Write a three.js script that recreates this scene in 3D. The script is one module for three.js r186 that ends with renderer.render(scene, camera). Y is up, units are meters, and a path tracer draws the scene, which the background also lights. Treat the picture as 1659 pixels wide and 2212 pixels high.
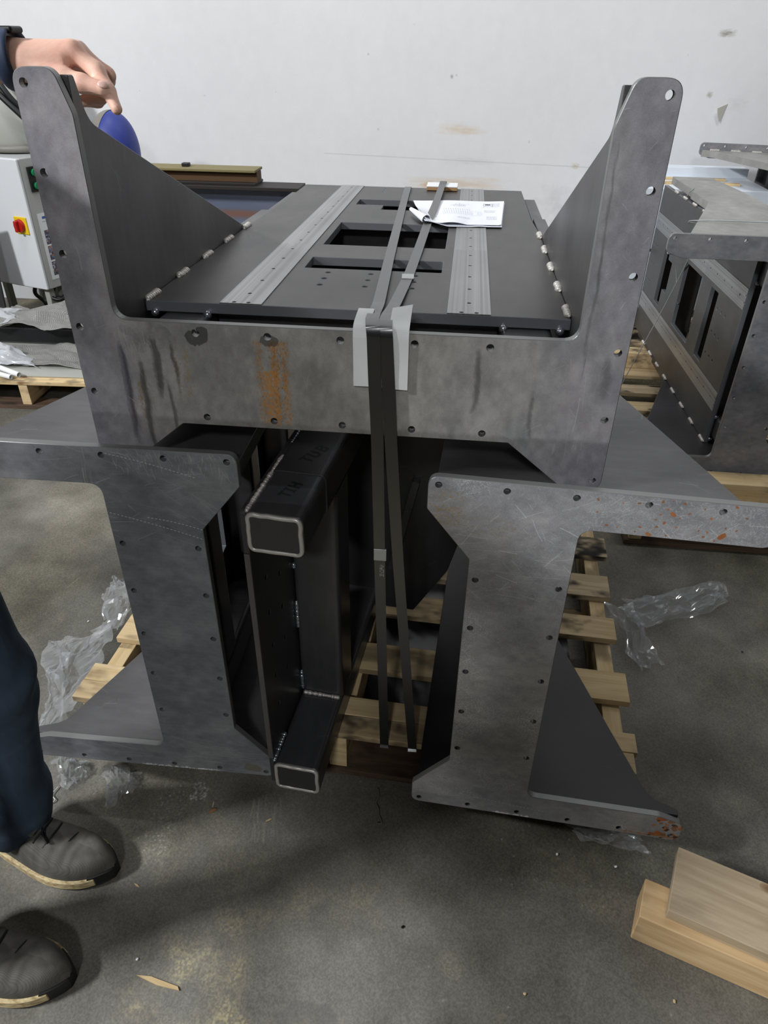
import * as THREE from 'three';
import { mergeGeometries, mergeVertices } from 'three/addons/utils/BufferGeometryUtils.js';
import { RoundedBoxGeometry } from 'three/addons/geometries/RoundedBoxGeometry.js';
import { MarchingCubes } from 'three/addons/objects/MarchingCubes.js';
import { RectAreaLightUniformsLib } from 'three/addons/lights/RectAreaLightUniformsLib.js';

// ---------------------------------------------------------------- camera, lamps, exposure
const W = 1659, H = 2212, FOCAL = 1533.8;
const scene = new THREE.Scene();
scene.background = new THREE.Color(0x0b0c0d);
const camera = new THREE.PerspectiveCamera(2 * Math.atan(H / 2 / FOCAL) * 180 / Math.PI, W / H, 0.02, 40);
camera.position.set(0.1756, 1.561, 1.0352);
camera.rotation.order = 'YXZ';
camera.rotation.set(-0.58737, 0.10097, 0.01366);
const renderer = new THREE.WebGLRenderer({ antialias: true });
renderer.toneMapping = THREE.LinearToneMapping;
renderer.toneMappingExposure = 1.0;
renderer.shadowMap.enabled = true;
RectAreaLightUniformsLib.init();
// lamps: [x, y, z, aim x, aim y, aim z, width, depth, radiance]
const LAMPS = [
  [-4.5, 4.3, 1.9, 0, 0.5, 0, 1.0, 0.4, 300],
  [-1.8, 5.0, -1.7, -1.8, 3.6, -3.7, 1.5, 0.3, 50],
  [1.8, 5.0, -1.7, 1.8, 3.6, -3.7, 1.5, 0.3, 50],
  [0.0, 4.2, 4.6, 0.1, 0.6, 0, 0.6, 0.4, 108],
];
const LAMP_COLOR = 0xf9fbff;

// ---------------------------------------------------------------- helpers
const V3 = (x, y, z) => new THREE.Vector3(x, y, z);
function rng(seed) { let s = seed >>> 0; return () => { s = (s + 0x6D2B79F5) | 0; let t = Math.imul(s ^ (s >>> 15), 1 | s); t = (t + Math.imul(t ^ (t >>> 7), 61 | t)) ^ t; return ((t ^ (t >>> 14)) >>> 0) / 4294967296; }; }
function hash2(x, y, s) { let h = Math.imul(x, 374761393) + Math.imul(y, 668265263) + Math.imul(s, 974634777); h = Math.imul(h ^ (h >>> 13), 1274126177); return ((h ^ (h >>> 16)) >>> 0) / 4294967296; }
function vnoise(x, y, s, per) {
  let xi = Math.floor(x), yi = Math.floor(y); const fx = x - xi, fy = y - yi;
  const u = fx * fx * (3 - 2 * fx), v = fy * fy * (3 - 2 * fy);
  let x1 = xi + 1, y1 = yi + 1;
  if (per) { xi = ((xi % per) + per) % per; yi = ((yi % per) + per) % per; x1 = ((x1 % per) + per) % per; y1 = ((y1 % per) + per) % per; }
  const a = hash2(xi, yi, s), b = hash2(x1, yi, s), c = hash2(xi, y1, s), d = hash2(x1, y1, s);
  return a + (b - a) * u + (c - a) * v + (a - b - c + d) * u * v;
}
function fbm(x, y, s, oct = 4, per = 0) { let v = 0, a = 0.5, n = 0; for (let i = 0; i < oct; i++) { v += a * vnoise(x, y, s + i * 17, per); n += a; x *= 2; y *= 2; if (per) per *= 2; a *= 0.5; } return v / n; }
const clamp = (v, a = 0, b = 1) => Math.min(b, Math.max(a, v));
const sstep = (a, b, x) => { const t = clamp((x - a) / (b - a)); return t * t * (3 - 2 * t); };
const lerp = (a, b, t) => a + (b - a) * t;
const V2 = (x, y) => new THREE.Vector2(x, y);

// canvas texture covering wm x hm metres; pixel(u metres, v metres (up)) -> [r,g,b]; draw(ctx) in metres, y up, origin in the centre
function canvasTex(w, h, wm, hm, pixel, draw, srgb = true) {
  const c = document.createElement('canvas'); c.width = w; c.height = h;
  const ctx = c.getContext('2d');
  const im = ctx.createImageData(w, h), d = im.data;
  for (let j = 0; j < h; j++) for (let i = 0; i < w; i++) {
    const p = pixel(((i + 0.5) / w - 0.5) * wm, (0.5 - (j + 0.5) / h) * hm), k = (j * w + i) * 4;
    d[k] = p[0]; d[k + 1] = p[1]; d[k + 2] = p[2]; d[k + 3] = 255;
  }
  ctx.putImageData(im, 0, 0);
  if (draw) { ctx.save(); ctx.setTransform(w / wm, 0, 0, -h / hm, w / 2, h / 2); draw(ctx); ctx.restore(); }
  const t = new THREE.CanvasTexture(c);
  t.wrapS = t.wrapT = THREE.RepeatWrapping;
  t.repeat.set(1 / wm, 1 / hm); t.offset.set(0.5, 0.5);
  t.magFilter = THREE.LinearFilter; t.anisotropy = 8;
  if (srgb) t.colorSpace = THREE.SRGBColorSpace;
  return t;
}
function scratches(ctx, n, seed, x0, y0, x1, y1, len, color, wid = 0.0008, dir = null, spread = 6.28) {
  const r = rng(seed);
  for (let i = 0; i < n; i++) {
    const x = lerp(x0, x1, r()), y = lerp(y0, y1, r()), a = dir === null ? r() * 6.28 : dir + (r() - 0.5) * spread, l = len * (0.25 + r());
    ctx.globalAlpha = 0.15 + 0.55 * r(); ctx.strokeStyle = color; ctx.lineWidth = wid * (0.5 + r());
    ctx.beginPath(); ctx.moveTo(x, y);
    ctx.quadraticCurveTo(x + Math.cos(a) * l * 0.5 + (r() - 0.5) * l * 0.12, y + Math.sin(a) * l * 0.5 + (r() - 0.5) * l * 0.12, x + Math.cos(a) * l, y + Math.sin(a) * l);
    ctx.stroke();
  }
  ctx.globalAlpha = 1;
}
function specks(ctx, n, seed, x0, y0, x1, y1, size, color, alpha = 0.7) {
  const r = rng(seed); ctx.fillStyle = color;
  for (let i = 0; i < n; i++) { ctx.globalAlpha = alpha * (0.3 + 0.7 * r()); const s = size * (0.3 + r()), x = lerp(x0, x1, r()), y = lerp(y0, y1, r()); ctx.beginPath(); ctx.ellipse(x, y, s, s * (0.4 + 0.6 * r()), r() * 3.14, 0, 6.29); ctx.fill(); }
  ctx.globalAlpha = 1;
}
// flat uv in metres, by the dominant direction of each face
function boxUV(g) {
  if (g.index) g = g.toNonIndexed();
  const p = g.attributes.position, uv = new Float32Array(p.count * 2);
  const a = V3(), b = V3(), c = V3(), n = V3();
  for (let i = 0; i < p.count; i += 3) {
    a.fromBufferAttribute(p, i); b.fromBufferAttribute(p, i + 1); c.fromBufferAttribute(p, i + 2);
    n.copy(b).sub(a).cross(V3().copy(c).sub(a));
    const x = Math.abs(n.x), y = Math.abs(n.y), z = Math.abs(n.z);
    [a, b, c].forEach((q, k) => { const o = (i + k) * 2; if (x >= y && x >= z) { uv[o] = q.z; uv[o + 1] = q.y; } else if (y >= z) { uv[o] = q.x; uv[o + 1] = q.z; } else { uv[o] = q.x; uv[o + 1] = q.y; } });
  }
  g.setAttribute('uv', new THREE.BufferAttribute(uv, 2));
  return g;
}
const counts = {};
function numbered(name) { counts[name] = (counts[name] || 0) + 1; return counts[name] === 1 ? name : name + '_' + String(counts[name] - 1).padStart(3, '0'); }
function tag(o, label, category, group) { if (label) o.userData.label = label; if (category) o.userData.category = category; if (group) o.userData.group = group; return o; }
function thing(name, label, category, pos = [0, 0, 0], turn = 0, group) { const o = new THREE.Group(); o.name = numbered(name); o.position.set(...pos); o.rotation.y = turn; scene.add(o); return tag(o, label, category, group); }
function part(name, geo, mat, parent, label) {
  const m = new THREE.Mesh(geo, mat); m.castShadow = m.receiveShadow = true;
  if (parent) { const n = parent.children.filter((c) => c.name.replace(/_\d{3}$/, '') === name).length; m.name = n ? name + '_' + String(n).padStart(3, '0') : name; parent.add(m); } else { m.name = numbered(name); scene.add(m); }
  if (label) m.userData.label = label;
  return m;
}
function solo(name, geo, mat, label, category, group) { return tag(part(name, geo, mat, null), label, category, group); }
function struct(name, geo, mat, parent) { const m = part(name, geo, mat, parent); if (!parent) m.userData.kind = 'structure'; return m; }
const merge = (list) => mergeGeometries(list.map((g) => { g = g.index ? g.toNonIndexed() : g; for (const k of Object.keys(g.attributes)) if (!['position', 'normal', 'uv'].includes(k)) g.deleteAttribute(k); return g; }), false);
function box(w, h, d, x = 0, y = 0, z = 0, r = 0) { const g = r > 0 ? new RoundedBoxGeometry(w, h, d, 2, r) : new THREE.BoxGeometry(w, h, d); g.translate(x, y, z); return boxUV(g); }
function cyl(r0, r1, h, x = 0, y = 0, z = 0, seg = 24) { const g = new THREE.CylinderGeometry(r0, r1, h, seg); g.translate(x, y, z); return g; }
function tube(pts, r, seg = 40, rad = 8, closed = false) { return new THREE.TubeGeometry(new THREE.CatmullRomCurve3(pts.map((p) => (p.isVector3 ? p : V3(...p))), closed, 'catmullrom', 0.5), seg, r, rad, closed); }
// polygon with rounded corners: points [x, y, radius]
function roundPoly(pts, path = new THREE.Shape()) {
  const n = pts.length;
  for (let i = 0; i < n; i++) {
    const p = pts[i], a = pts[(i + n - 1) % n], b = pts[(i + 1) % n], r = p[2] || 0;
    if (r <= 0) { i ? path.lineTo(p[0], p[1]) : path.moveTo(p[0], p[1]); continue; }
    const da = Math.hypot(a[0] - p[0], a[1] - p[1]), db = Math.hypot(b[0] - p[0], b[1] - p[1]);
    const ux = (a[0] - p[0]) / da, uy = (a[1] - p[1]) / da, vx = (b[0] - p[0]) / db, vy = (b[1] - p[1]) / db;
    const ang = Math.acos(clamp(ux * vx + uy * vy, -1, 1)), t = Math.min(r / Math.tan(ang / 2), da * 0.49, db * 0.49);
    i ? path.lineTo(p[0] + ux * t, p[1] + uy * t) : path.moveTo(p[0] + ux * t, p[1] + uy * t);
    path.quadraticCurveTo(p[0], p[1], p[0] + vx * t, p[1] + vy * t);
  }
  path.closePath();
  return path;
}
const hole = (x, y, r) => { const p = new THREE.Path(); p.absarc(x, y, r, 0, Math.PI * 2, true); return p; };
function extrude(shape, depth, bevel = 0.0008, seg = 10) { return new THREE.ExtrudeGeometry(shape, { depth: depth - 2 * bevel, bevelEnabled: bevel > 0, bevelSize: bevel, bevelThickness: bevel, bevelSegments: 1, bevelOffset: -bevel, curveSegments: seg }).translate(0, 0, bevel); }
// rounded tube section along z from z0 to z1
function boxTube(w, h, z0, z1, r, wall = 0) {
  const s = roundPoly([[-w / 2, -h / 2, r], [w / 2, -h / 2, r], [w / 2, h / 2, r], [-w / 2, h / 2, r]]);
  if (wall) s.holes.push(roundPoly([[-w / 2 + wall, -h / 2 + wall, r * 0.6], [w / 2 - wall, -h / 2 + wall, r * 0.6], [w / 2 - wall, h / 2 - wall, r * 0.6], [-w / 2 + wall, h / 2 - wall, r * 0.6]], new THREE.Path()));
  return extrude(s, Math.abs(z1 - z0), 0.001, 6).translate(0, 0, Math.min(z0, z1));
}
// a ribbon of real thickness through points, flat across `across`
function ribbon(pts, width, thick, across = V3(1, 0, 0), seg = 60) {
  const curve = new THREE.CatmullRomCurve3(pts.map((p) => V3(p[0], p[1], p[2])), false, 'catmullrom', 0.2);
  const pos = [], idx = [];
  for (let i = 0; i <= seg; i++) {
    const p = curve.getPoint(i / seg), t = curve.getTangent(i / seg), n = V3().crossVectors(across, t).normalize(), a = V3().crossVectors(t, n).normalize();
    for (const [s, k] of [[-1, 1], [1, 1], [1, -1], [-1, -1]]) { const q = p.clone().addScaledVector(a, s * width / 2).addScaledVector(n, k * thick / 2); pos.push(q.x, q.y, q.z); }
    if (i) { const b = i * 4, o = b - 4; for (let k = 0; k < 4; k++) { const m = (k + 1) % 4; idx.push(o + k, b + k, o + m, o + m, b + k, b + m); } }
  }
  idx.push(0, 1, 2, 0, 2, 3); const e = seg * 4; idx.push(e, e + 2, e + 1, e, e + 3, e + 2);
  let g = new THREE.BufferGeometry(); g.setAttribute('position', new THREE.Float32BufferAttribute(pos, 3)); g.setIndex(idx);
  g = boxUV(g); g.computeVertexNormals(); return g;
}
// grid surface: f(s, t) -> [x, y, z]; thick > 0 closes it with an underside
function sheet(nu, nv, f, thick = 0) {
  const pos = [], uv = [], idx = [];
  const add = (off) => { const b = pos.length / 3; for (let j = 0; j <= nv; j++) for (let i = 0; i <= nu; i++) { const p = f(i / nu, j / nv); pos.push(p[0], p[1] + off, p[2]); uv.push(i / nu, 1 - j / nv); } return b; };
  const a = add(0), b = thick ? add(-thick) : 0, w = nu + 1;
  for (let j = 0; j < nv; j++) for (let i = 0; i < nu; i++) { const k = a + j * w + i; idx.push(k, k + w, k + 1, k + 1, k + w, k + w + 1); if (thick) { const m = b + j * w + i; idx.push(m, m + 1, m + w, m + 1, m + w + 1, m + w); } }
  if (thick) {
    for (let i = 0; i < nu; i++) { let k = i, m = b + i; idx.push(k, k + 1, m, k + 1, m + 1, m); k = nv * w + i; m = b + k; idx.push(k, m, k + 1, k + 1, m, m + 1); }
    for (let j = 0; j < nv; j++) { let k = j * w, m = b + k; idx.push(k, m, k + w, m, m + w, k + w); k = j * w + nu; m = b + k; idx.push(k, k + w, m, m, k + w, m + w); }
  }
  const g = new THREE.BufferGeometry(); g.setAttribute('position', new THREE.Float32BufferAttribute(pos, 3)); g.setAttribute('uv', new THREE.Float32BufferAttribute(uv, 2)); g.setIndex(idx); g.computeVertexNormals(); return g;
}
// smooth union of tapered capsules [ax,ay,az, bx,by,bz, ra, rb], meshed
function blend(bones, cell, k, extra) {
  const mn = [1e9, 1e9, 1e9], mx = [-1e9, -1e9, -1e9];
  for (const b of bones) for (let i = 0; i < 3; i++) { mn[i] = Math.min(mn[i], b[i] - b[6], b[i + 3] - b[7]); mx[i] = Math.max(mx[i], b[i] + b[6], b[i + 3] + b[7]); }
  const c = mn.map((v, i) => (v + mx[i]) / 2), L = Math.max(...mn.map((v, i) => mx[i] - v)) + 6 * cell, n = Math.ceil(L / cell);
  const mc = new MarchingCubes(n, new THREE.MeshBasicMaterial(), false, false, 260000);
  mc.isolation = 0; const half = n / 2, sc = L / 2;
  mc.field.fill(-1);
  const B = bones.map((b) => { const d = [b[3] - b[0], b[4] - b[1], b[5] - b[2]]; return { a: b, d, l2: d[0] * d[0] + d[1] * d[1] + d[2] * d[2] + 1e-12 }; });
  for (let z = 0; z < n; z++) for (let y = 0; y < n; y++) for (let x = 0; x < n; x++) {
    const px = c[0] + (x - half) / half * sc, py = c[1] + (y - half) / half * sc, pz = c[2] + (z - half) / half * sc;
    let s = 0;
    for (const { a, d, l2 } of B) {
      const ex = px - a[0], ey = py - a[1], ez = pz - a[2]; let t = (ex * d[0] + ey * d[1] + ez * d[2]) / l2; t = t < 0 ? 0 : t > 1 ? 1 : t;
      const qx = ex - d[0] * t, qy = ey - d[1] * t, qz = ez - d[2] * t, dist = Math.sqrt(qx * qx + qy * qy + qz * qz) - (a[6] + (a[7] - a[6]) * t);
      if (dist < 10 * k) s += Math.exp(-dist / k);
    }
    let dd = s > 0 ? -Math.log(s) * k : 1;
    if (extra && dd < 0.08) dd = extra(px, py, pz, dd);
    mc.field[x + y * n + z * n * n] = -dd;
  }
  mc.update();
  const cnt = mc.count, pos = new Float32Array(mc.positionArray.subarray(0, cnt * 3)), nor = new Float32Array(mc.normalArray.subarray(0, cnt * 3));
  for (let i = 0; i < cnt; i++) for (let j = 0; j < 3; j++) pos[i * 3 + j] = c[j] + pos[i * 3 + j] * sc;
  let g = new THREE.BufferGeometry(); g.setAttribute('position', new THREE.BufferAttribute(pos, 3));
  const uv = new Float32Array(cnt * 2); for (let i = 0; i < cnt; i++) { uv[i * 2] = pos[i * 3] + pos[i * 3 + 2]; uv[i * 2 + 1] = pos[i * 3 + 1]; }
  g.setAttribute('uv', new THREE.BufferAttribute(uv, 2));
  g = mergeVertices(g, 1e-5); g.computeVertexNormals();
  return g;
}

// ---------------------------------------------------------------- materials
const WALL_MARKS = [[0.13, 1.12, 0.26, 0.05, '#c9a070', 0.16, 201], [0.1, 1.135, 0.2, 0.05, '#d8c4a4', 0.12, 202], [0.1, 0.83, 0.5, 0.07, '#cf9a62', 0.16, 203], [-0.05, 0.82, 0.1, 0.05, '#c8824a', 0.16, 204], [0.72, 0.74, 0.22, 0.22, '#9c9c98', 0.07, 205],  // last entry: grey blotch of shadow and dirt painted into the wall
  [1.64, 1.28, 0.1, 0.08, '#a8a8a4', 0.06, 206], [0.805, 0.95, 0.05, 0.03, '#a08858', 0.2, 207], [0.0485, 1.39, 0.016, 0.02, '#6a6a68', 0.4, 208], [1.48, 1.325, 0.03, 0.03, '#8a8474', 0.4, 209], [1.5, 1.608, 0.08, 0.03, '#6a6050', 0.3, 210], [0.2, 0.96, 0.3, 0.05, '#b0b0ac', 0.06, 211]];
const std = (o) => new THREE.MeshStandardMaterial(o);
const phys = (o) => new THREE.MeshPhysicalMaterial(o);
const steelPix = (seed, base, patch, fine, tint = [0, 0, 2]) => (u, v) => {
  const a = 0.95 * (fbm(u * 6 + 31, v * 6 + 17, seed, 5) - 0.5) + 0.9 * (fbm(u * 22 + 3, v * 14 + 7, seed + 20, 4) - 0.5), b = fbm(u * 90 + 9, v * 60 + 5, seed + 50, 4) - 0.5, c = hash2(Math.floor(u * 1500), Math.floor(v * 1500), seed) - 0.5;
  const g = base + a * patch * 1.5 + b * fine * 2.2 + c * 14;
  return [g + tint[0] + a * 5, g + tint[1], g + tint[2] - a * 4];
};
const PW = 0.9, PH = 0.66, PV = 0.118;              // the front plate's print: 0.9 x 0.66 m, centred on v = 0.118
const plateTex = (pix, draw) => { const t = canvasTex(1536, 1126, PW, PH, (u, v) => pix(u, v + PV), (ctx) => { ctx.translate(0, -PV); draw(ctx); }); t.offset.set(0.5, 0.5 - PV / PH); return t; };
function drip(ctx, x, y0, y1, w, seed, color, alpha) {
  for (let layer = 0; layer < 9; layer++) {
    const r = rng(seed * 31 + layer); ctx.fillStyle = color; ctx.globalAlpha = alpha * 0.15; ctx.beginPath();
    const n = 26, L = [], R = [], ya = y0 + (r() - 0.5) * 0.02, yb = lerp(y1, y0, 0.25 * r()), sc = 0.35 + 0.75 * r(); let cx = x + (r() - 0.5) * w * 0.3; const q = rng(seed * 7);
    for (let i = 0; i <= n; i++) { const t = i / n; cx += (q() - 0.47) * 0.0035; const ww = w * sc * (0.25 + 0.55 * Math.sin(2.6 * t + 0.4)) * (0.7 + 0.6 * r()); L.push([cx - ww / 2, lerp(ya, yb, t)]); R.push([cx + ww / 2, lerp(ya, yb, t)]); }
    L.forEach((p, i) => (i ? ctx.lineTo(...p) : ctx.moveTo(...p))); R.reverse().forEach((p) => ctx.lineTo(...p)); ctx.closePath(); ctx.fill();
  }
  ctx.globalAlpha = 1;
}
function blotch(ctx, x, y, r, seed, color, alpha) { const q = rng(seed * 13 + 5); ctx.fillStyle = color; ctx.globalAlpha = alpha; ctx.beginPath(); for (let i = 0; i < 30; i++) { const a = i / 30 * 6.283, rr = r * (0.82 + 0.2 * Math.sin(a * 2 + seed) + 0.22 * (q() - 0.5)); i ? ctx.lineTo(x + Math.cos(a) * rr, y + Math.sin(a) * rr) : ctx.moveTo(x + rr, y); } ctx.closePath(); ctx.fill(); ctx.globalAlpha = 1; }
const rustRun = (ctx, x0, x1, y0, y1, n, seed, cols = ['#b4753a', '#c98a48', '#8f6a42']) => { const r = rng(seed), lanes = Array.from({ length: 7 }, () => r()); for (let i = 0; i < n; i++) { const m = lanes[Math.floor(r() * 7)] + 0.16 * (r() + r() - 1), t = Math.pow(r(), 0.8), x = lerp(x0, x1, m), y = lerp(y0, y1, t); ctx.fillStyle = cols[Math.floor(r() * cols.length)]; ctx.globalAlpha = (0.22 + 0.48 * r()) * (0.45 + 0.6 * Math.sin(Math.PI * clamp(m, 0.05, 0.95))); ctx.fillRect(x, y, 0.0008 + r() * 0.0014, 0.001 + r() * 0.004); } ctx.globalAlpha = 1; };

const texUpper = plateTex((() => {
  const p = steelPix(11, 148, 26, 16, [2, 1, 0]);
  return (u, v) => { const q = p(u, v), leg = -12 * sstep(0.26, 0.42, Math.abs(u)) , stain = sstep(-0.085, -0.094, v + 0.006 * (fbm(u * 40, 1, 5, 3) - 0.5)) * -22, warm = sstep(0.3, 0.05, Math.abs(u)) * 5; return [q[0] + leg + stain + warm, q[1] + leg + stain + warm * 0.8, q[2] + leg * 0.5 + stain]; };
})(), (ctx) => {
  rustRun(ctx, -0.135, -0.075, -0.095, 0.05, 1500, 3); rustRun(ctx, -0.128, -0.085, -0.095, 0.0, 900, 4, ['#d08a3c', '#c67f35']);
  rustRun(ctx, -0.27, -0.235, -0.06, 0.03, 260, 6, ['#9a8158', '#a58a5c']); rustRun(ctx, -0.355, -0.315, -0.11, -0.03, 240, 7, ['#9a8158', '#8d7750']);
  drip(ctx, -0.352, 0.03, -0.17, 0.018, 1, '#1d1d1f', 0.55); drip(ctx, -0.326, 0.0, -0.17, 0.016, 2, '#1d1d1f', 0.5); drip(ctx, -0.3, 0.05, -0.06, 0.02, 3, '#1d1d1f', 0.5); drip(ctx, -0.272, 0.04, -0.05, 0.009, 4, '#222', 0.45); drip(ctx, -0.285, -0.03, -0.16, 0.008, 5, '#222', 0.4); drip(ctx, 0.21, 0.05, -0.06, 0.012, 6, '#2a2a2c', 0.35); drip(ctx, 0.3, -0.01, -0.1, 0.012, 7, '#2a2a2c', 0.3); drip(ctx, 0.368, 0.2, 0.0, 0.006, 8, '#3a3a3e', 0.3); drip(ctx, 0.364, 0.33, 0.12, 0.005, 18, '#3a3a3e', 0.25);
  blotch(ctx, -0.226, 0.053, 0.02, 7, '#3c3c3c', 0.7); blotch(ctx, -0.112, 0.052, 0.014, 8, '#333', 0.5); for (let i = 0; i < 8; i++) blotch(ctx, -0.34 + i * 0.009, 0.058 - 0.01 * (i % 3), 0.012 + 0.003 * (i % 4), 9 + i, '#3a3a3a', 0.1); drip(ctx, 0.402, 0.05, -0.02, 0.02, 12, '#3a3a40', 0.3);
  scratches(ctx, 60, 21, -0.42, -0.1, 0.42, 0.07, 0.03, '#b8b4aa', 0.0007); scratches(ctx, 22, 22, -0.36, 0.03, -0.3, 0.07, 0.025, '#c8c4b8', 0.0008, -1.4, 0.6); scratches(ctx, 40, 23, -0.42, 0.08, -0.36, 0.4, 0.02, '#a0a0a0', 0.0006); scratches(ctx, 30, 24, 0.36, 0.08, 0.43, 0.4, 0.012, '#b8bac0', 0.0006);
  scratches(ctx, 14, 25, 0.36, -0.16, 0.4, 0.06, 0.05, '#c4c4c4', 0.0006, 1.55, 0.3); scratches(ctx, 1, 26, -0.392, 0.14, -0.39, 0.15, 0.14, '#bbb', 0.001, 1.6, 0.05);
});
const texLeft = plateTex((() => {
  const p = steelPix(12, 124, 30, 12, [-2, 0, 3]);
  return (u, v) => { const q = p(u, v), st = 6 * (vnoise(u * 500, v * 3, 9) - 0.5), edge = sstep(0.405, 0.425, Math.abs(u)) * 10; return [q[0] + st + edge, q[1] + st + edge, q[2] + st + edge]; };
})(), (ctx) => {
  scratches(ctx, 60, 31, 0.22, -0.16, 0.43, 0.12, 0.06, '#aeb2b2', 0.0009, 1.45, 1.6); scratches(ctx, 130, 32, 0.39, -0.17, 0.43, 0.04, 0.02, '#b8b6ac', 0.0008, 3.3, 0.9); scratches(ctx, 60, 33, -0.43, -0.17, -0.33, 0.2, 0.07, '#b4b4b0', 0.0008, 1.5, 0.6);
  for (const [x, y, x2, y2] of [[0.3, 0.09, 0.245, -0.11], [0.29, 0.0, 0.27, -0.1], [0.42, 0.06, 0.38, -0.1]]) { ctx.strokeStyle = '#c8ccd0'; ctx.lineWidth = 0.0012; ctx.setLineDash([0.004, 0.003]); ctx.beginPath(); ctx.moveTo(x, y); ctx.quadraticCurveTo((x + x2) / 2 + 0.006, (y + y2) / 2, x2, y2); ctx.stroke(); ctx.setLineDash([]); }
  scratches(ctx, 8, 34, 0.36, 0.085, 0.43, 0.1, 0.06, '#b0a89a', 0.0016, 3.1, 0.15);
  specks(ctx, 130, 35, -0.43, -0.05, -0.425, 0.14, 0.003, '#e6e8e8', 0.8); blotch(ctx, -0.405, -0.13, 0.02, 5, '#5a5238', 0.4);
});
const texRight = plateTex((() => {
  const p = steelPix(13, 150, 24, 14, [0, 0, 2]);
  return (u, v) => { const q = p(u, v); const w = sstep(0.52, 0.72, fbm(u * 9, v * 9, 77, 3)), s = hash2(Math.floor(u * 1100), Math.floor(v * 1100), 8) > 0.72 ? 34 * w + 10 : 0; return [q[0] + s, q[1] + s, q[2] + s]; };
})(), (ctx) => {
  scratches(ctx, 5200, 41, -0.43, -0.18, 0.3, 0.14, 0.006, '#b9bcc0', 0.0006); scratches(ctx, 1500, 49, -0.43, 0.08, -0.35, 0.41, 0.007, '#c6c9ce', 0.0007);
  scratches(ctx, 130, 42, -0.43, -0.17, -0.2, 0.4, 0.05, '#dcdee0', 0.001, 1.5, 2.4); scratches(ctx, 26, 43, -0.32, -0.1, -0.2, 0.1, 0.08, '#cfd1d2', 0.0008, 1.57, 0.25);
  rustRun(ctx, -0.41, -0.33, -0.175, -0.12, 260, 44, ['#a58a55', '#b08f54']); rustRun(ctx, -0.36, -0.32, -0.16, -0.03, 160, 45, ['#9a8a62', '#a59060']);
  const r = rng(46); for (let i = 0; i < 34; i++) { const x = -0.43 + 0.07 * r(), y = 0.06 + 0.26 * r(); blotch(ctx, x, y, 0.0015 + 0.004 * r() * r(), i, ['#a4572a', '#b9652c', '#8e5a34'][i % 3], 0.7); }
  blotch(ctx, -0.37, 0.29, 0.007, 3, '#a85a28', 0.8);
  for (let i = 0; i < 46; i++) { const x = 0.345 + 0.085 * r(), y = 0.345 + 0.065 * r(); blotch(ctx, x, y, 0.003 + 0.009 * r() * r(), i + 90, ['#b9662a', '#a85420', '#2a2422', '#8c5a30'][i % 4], 0.75); }
  rustRun(ctx, 0.41, 0.43, 0.27, 0.41, 300, 47, ['#b8752e', '#a86424']); specks(ctx, 60, 48, 0.425, 0.01, 0.431, 0.09, 0.004, '#f2f2f0', 0.9);
  ctx.strokeStyle = '#c8ccd0'; ctx.lineWidth = 0.0012; ctx.setLineDash([0.005, 0.003]); ctx.beginPath(); ctx.moveTo(0.385, -0.04); ctx.lineTo(0.4, 0.12); ctx.stroke(); ctx.setLineDash([]);
});
const texBack = plateTex(steelPix(14, 130, 26, 14, [0, 0, 4]), (ctx) => { scratches(ctx, 160, 51, -0.43, -0.18, 0.43, 0.4, 0.03, '#b4b8bd', 0.0009); });
const MET = 0.1;
const plateMat = (map) => std({ map, metalness: MET, roughness: 0.5, bumpMap: map, bumpScale: 0.0004 });
const M = {};
M.plateUpper = plateMat(texUpper); M.plateLeft = plateMat(texLeft); M.plateRight = plateMat(texRight); M.plateBack = plateMat(texBack);
const texSteel = canvasTex(1024, 1024, 0.9, 0.9, (() => { return (u, v) => { const x = (u / 0.9 + 0.5), y = (v / 0.9 + 0.5), a = fbm(x * 6, y * 6, 61, 5, 6) - 0.5, b = fbm(x * 64, y * 16, 62, 3, 16) - 0.5, g = 92 + a * 34 + b * 12 + (hash2(Math.floor(x * 1024), Math.floor(y * 1024), 4) - 0.5) * 6; return [g + 1, g, g]; }; })(), (ctx) => { scratches(ctx, 120, 63, -0.45, -0.45, 0.45, 0.45, 0.04, '#a8a8a4', 0.0007); specks(ctx, 90, 64, -0.45, -0.45, 0.45, 0.45, 0.0012, '#2a2a2a', 0.5); });
M.steel = std({ map: texSteel, metalness: 0.55, roughness: 0.42 });
M.deck = std({ map: texSteel, metalness: 0.5, roughness: 0.42, color: 0xd8d6d2 });
M.steelDark = std({ map: texSteel, metalness: 0.35, roughness: 0.36, color: 0xb4b4b8 });
M.tube = std({ map: texSteel, metalness: 0.35, roughness: 0.3, color: 0xd0d2d6 });
const texPaleLit = canvasTex(512, 512, 0.9, 0.9, (u, v) => { const x = u / 0.9 + 0.5, y = v / 0.9 + 0.5, a = fbm(x * 5, y * 12, 66, 5, 12) - 0.5, b = fbm(x * 40, y * 40, 67, 3, 40) - 0.5, g = 150 + a * 40 + b * 18; return [g + 1, g, g - 5]; }, (ctx) => specks(ctx, 160, 68, -0.45, -0.45, 0.45, 0.45, 0.003, '#5a5854', 0.5));  // cleaner steel, with strong overhead light put into the tone
M.steelPaleLit = std({ map: texPaleLit, metalness: 0.2, roughness: 0.5 }); M.steelShaded = std({ map: texSteel, color: 0x6c6a68, metalness: 0.3, roughness: 0.45 });  // pale copy holds overhead light, dark copy holds shade, both in the colour
M.railPale = null;
const texRail = canvasTex(256, 1024, 0.3, 1.2, (u, v) => { const g = 150 + 38 * (vnoise(u * 260, v * 0.6, 71) - 0.5) + 22 * (vnoise(u * 900, v * 1.2, 72) - 0.5) + 14 * (fbm(u * 10, v * 6, 73, 3) - 0.5); return [g, g, g - 1]; });
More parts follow.
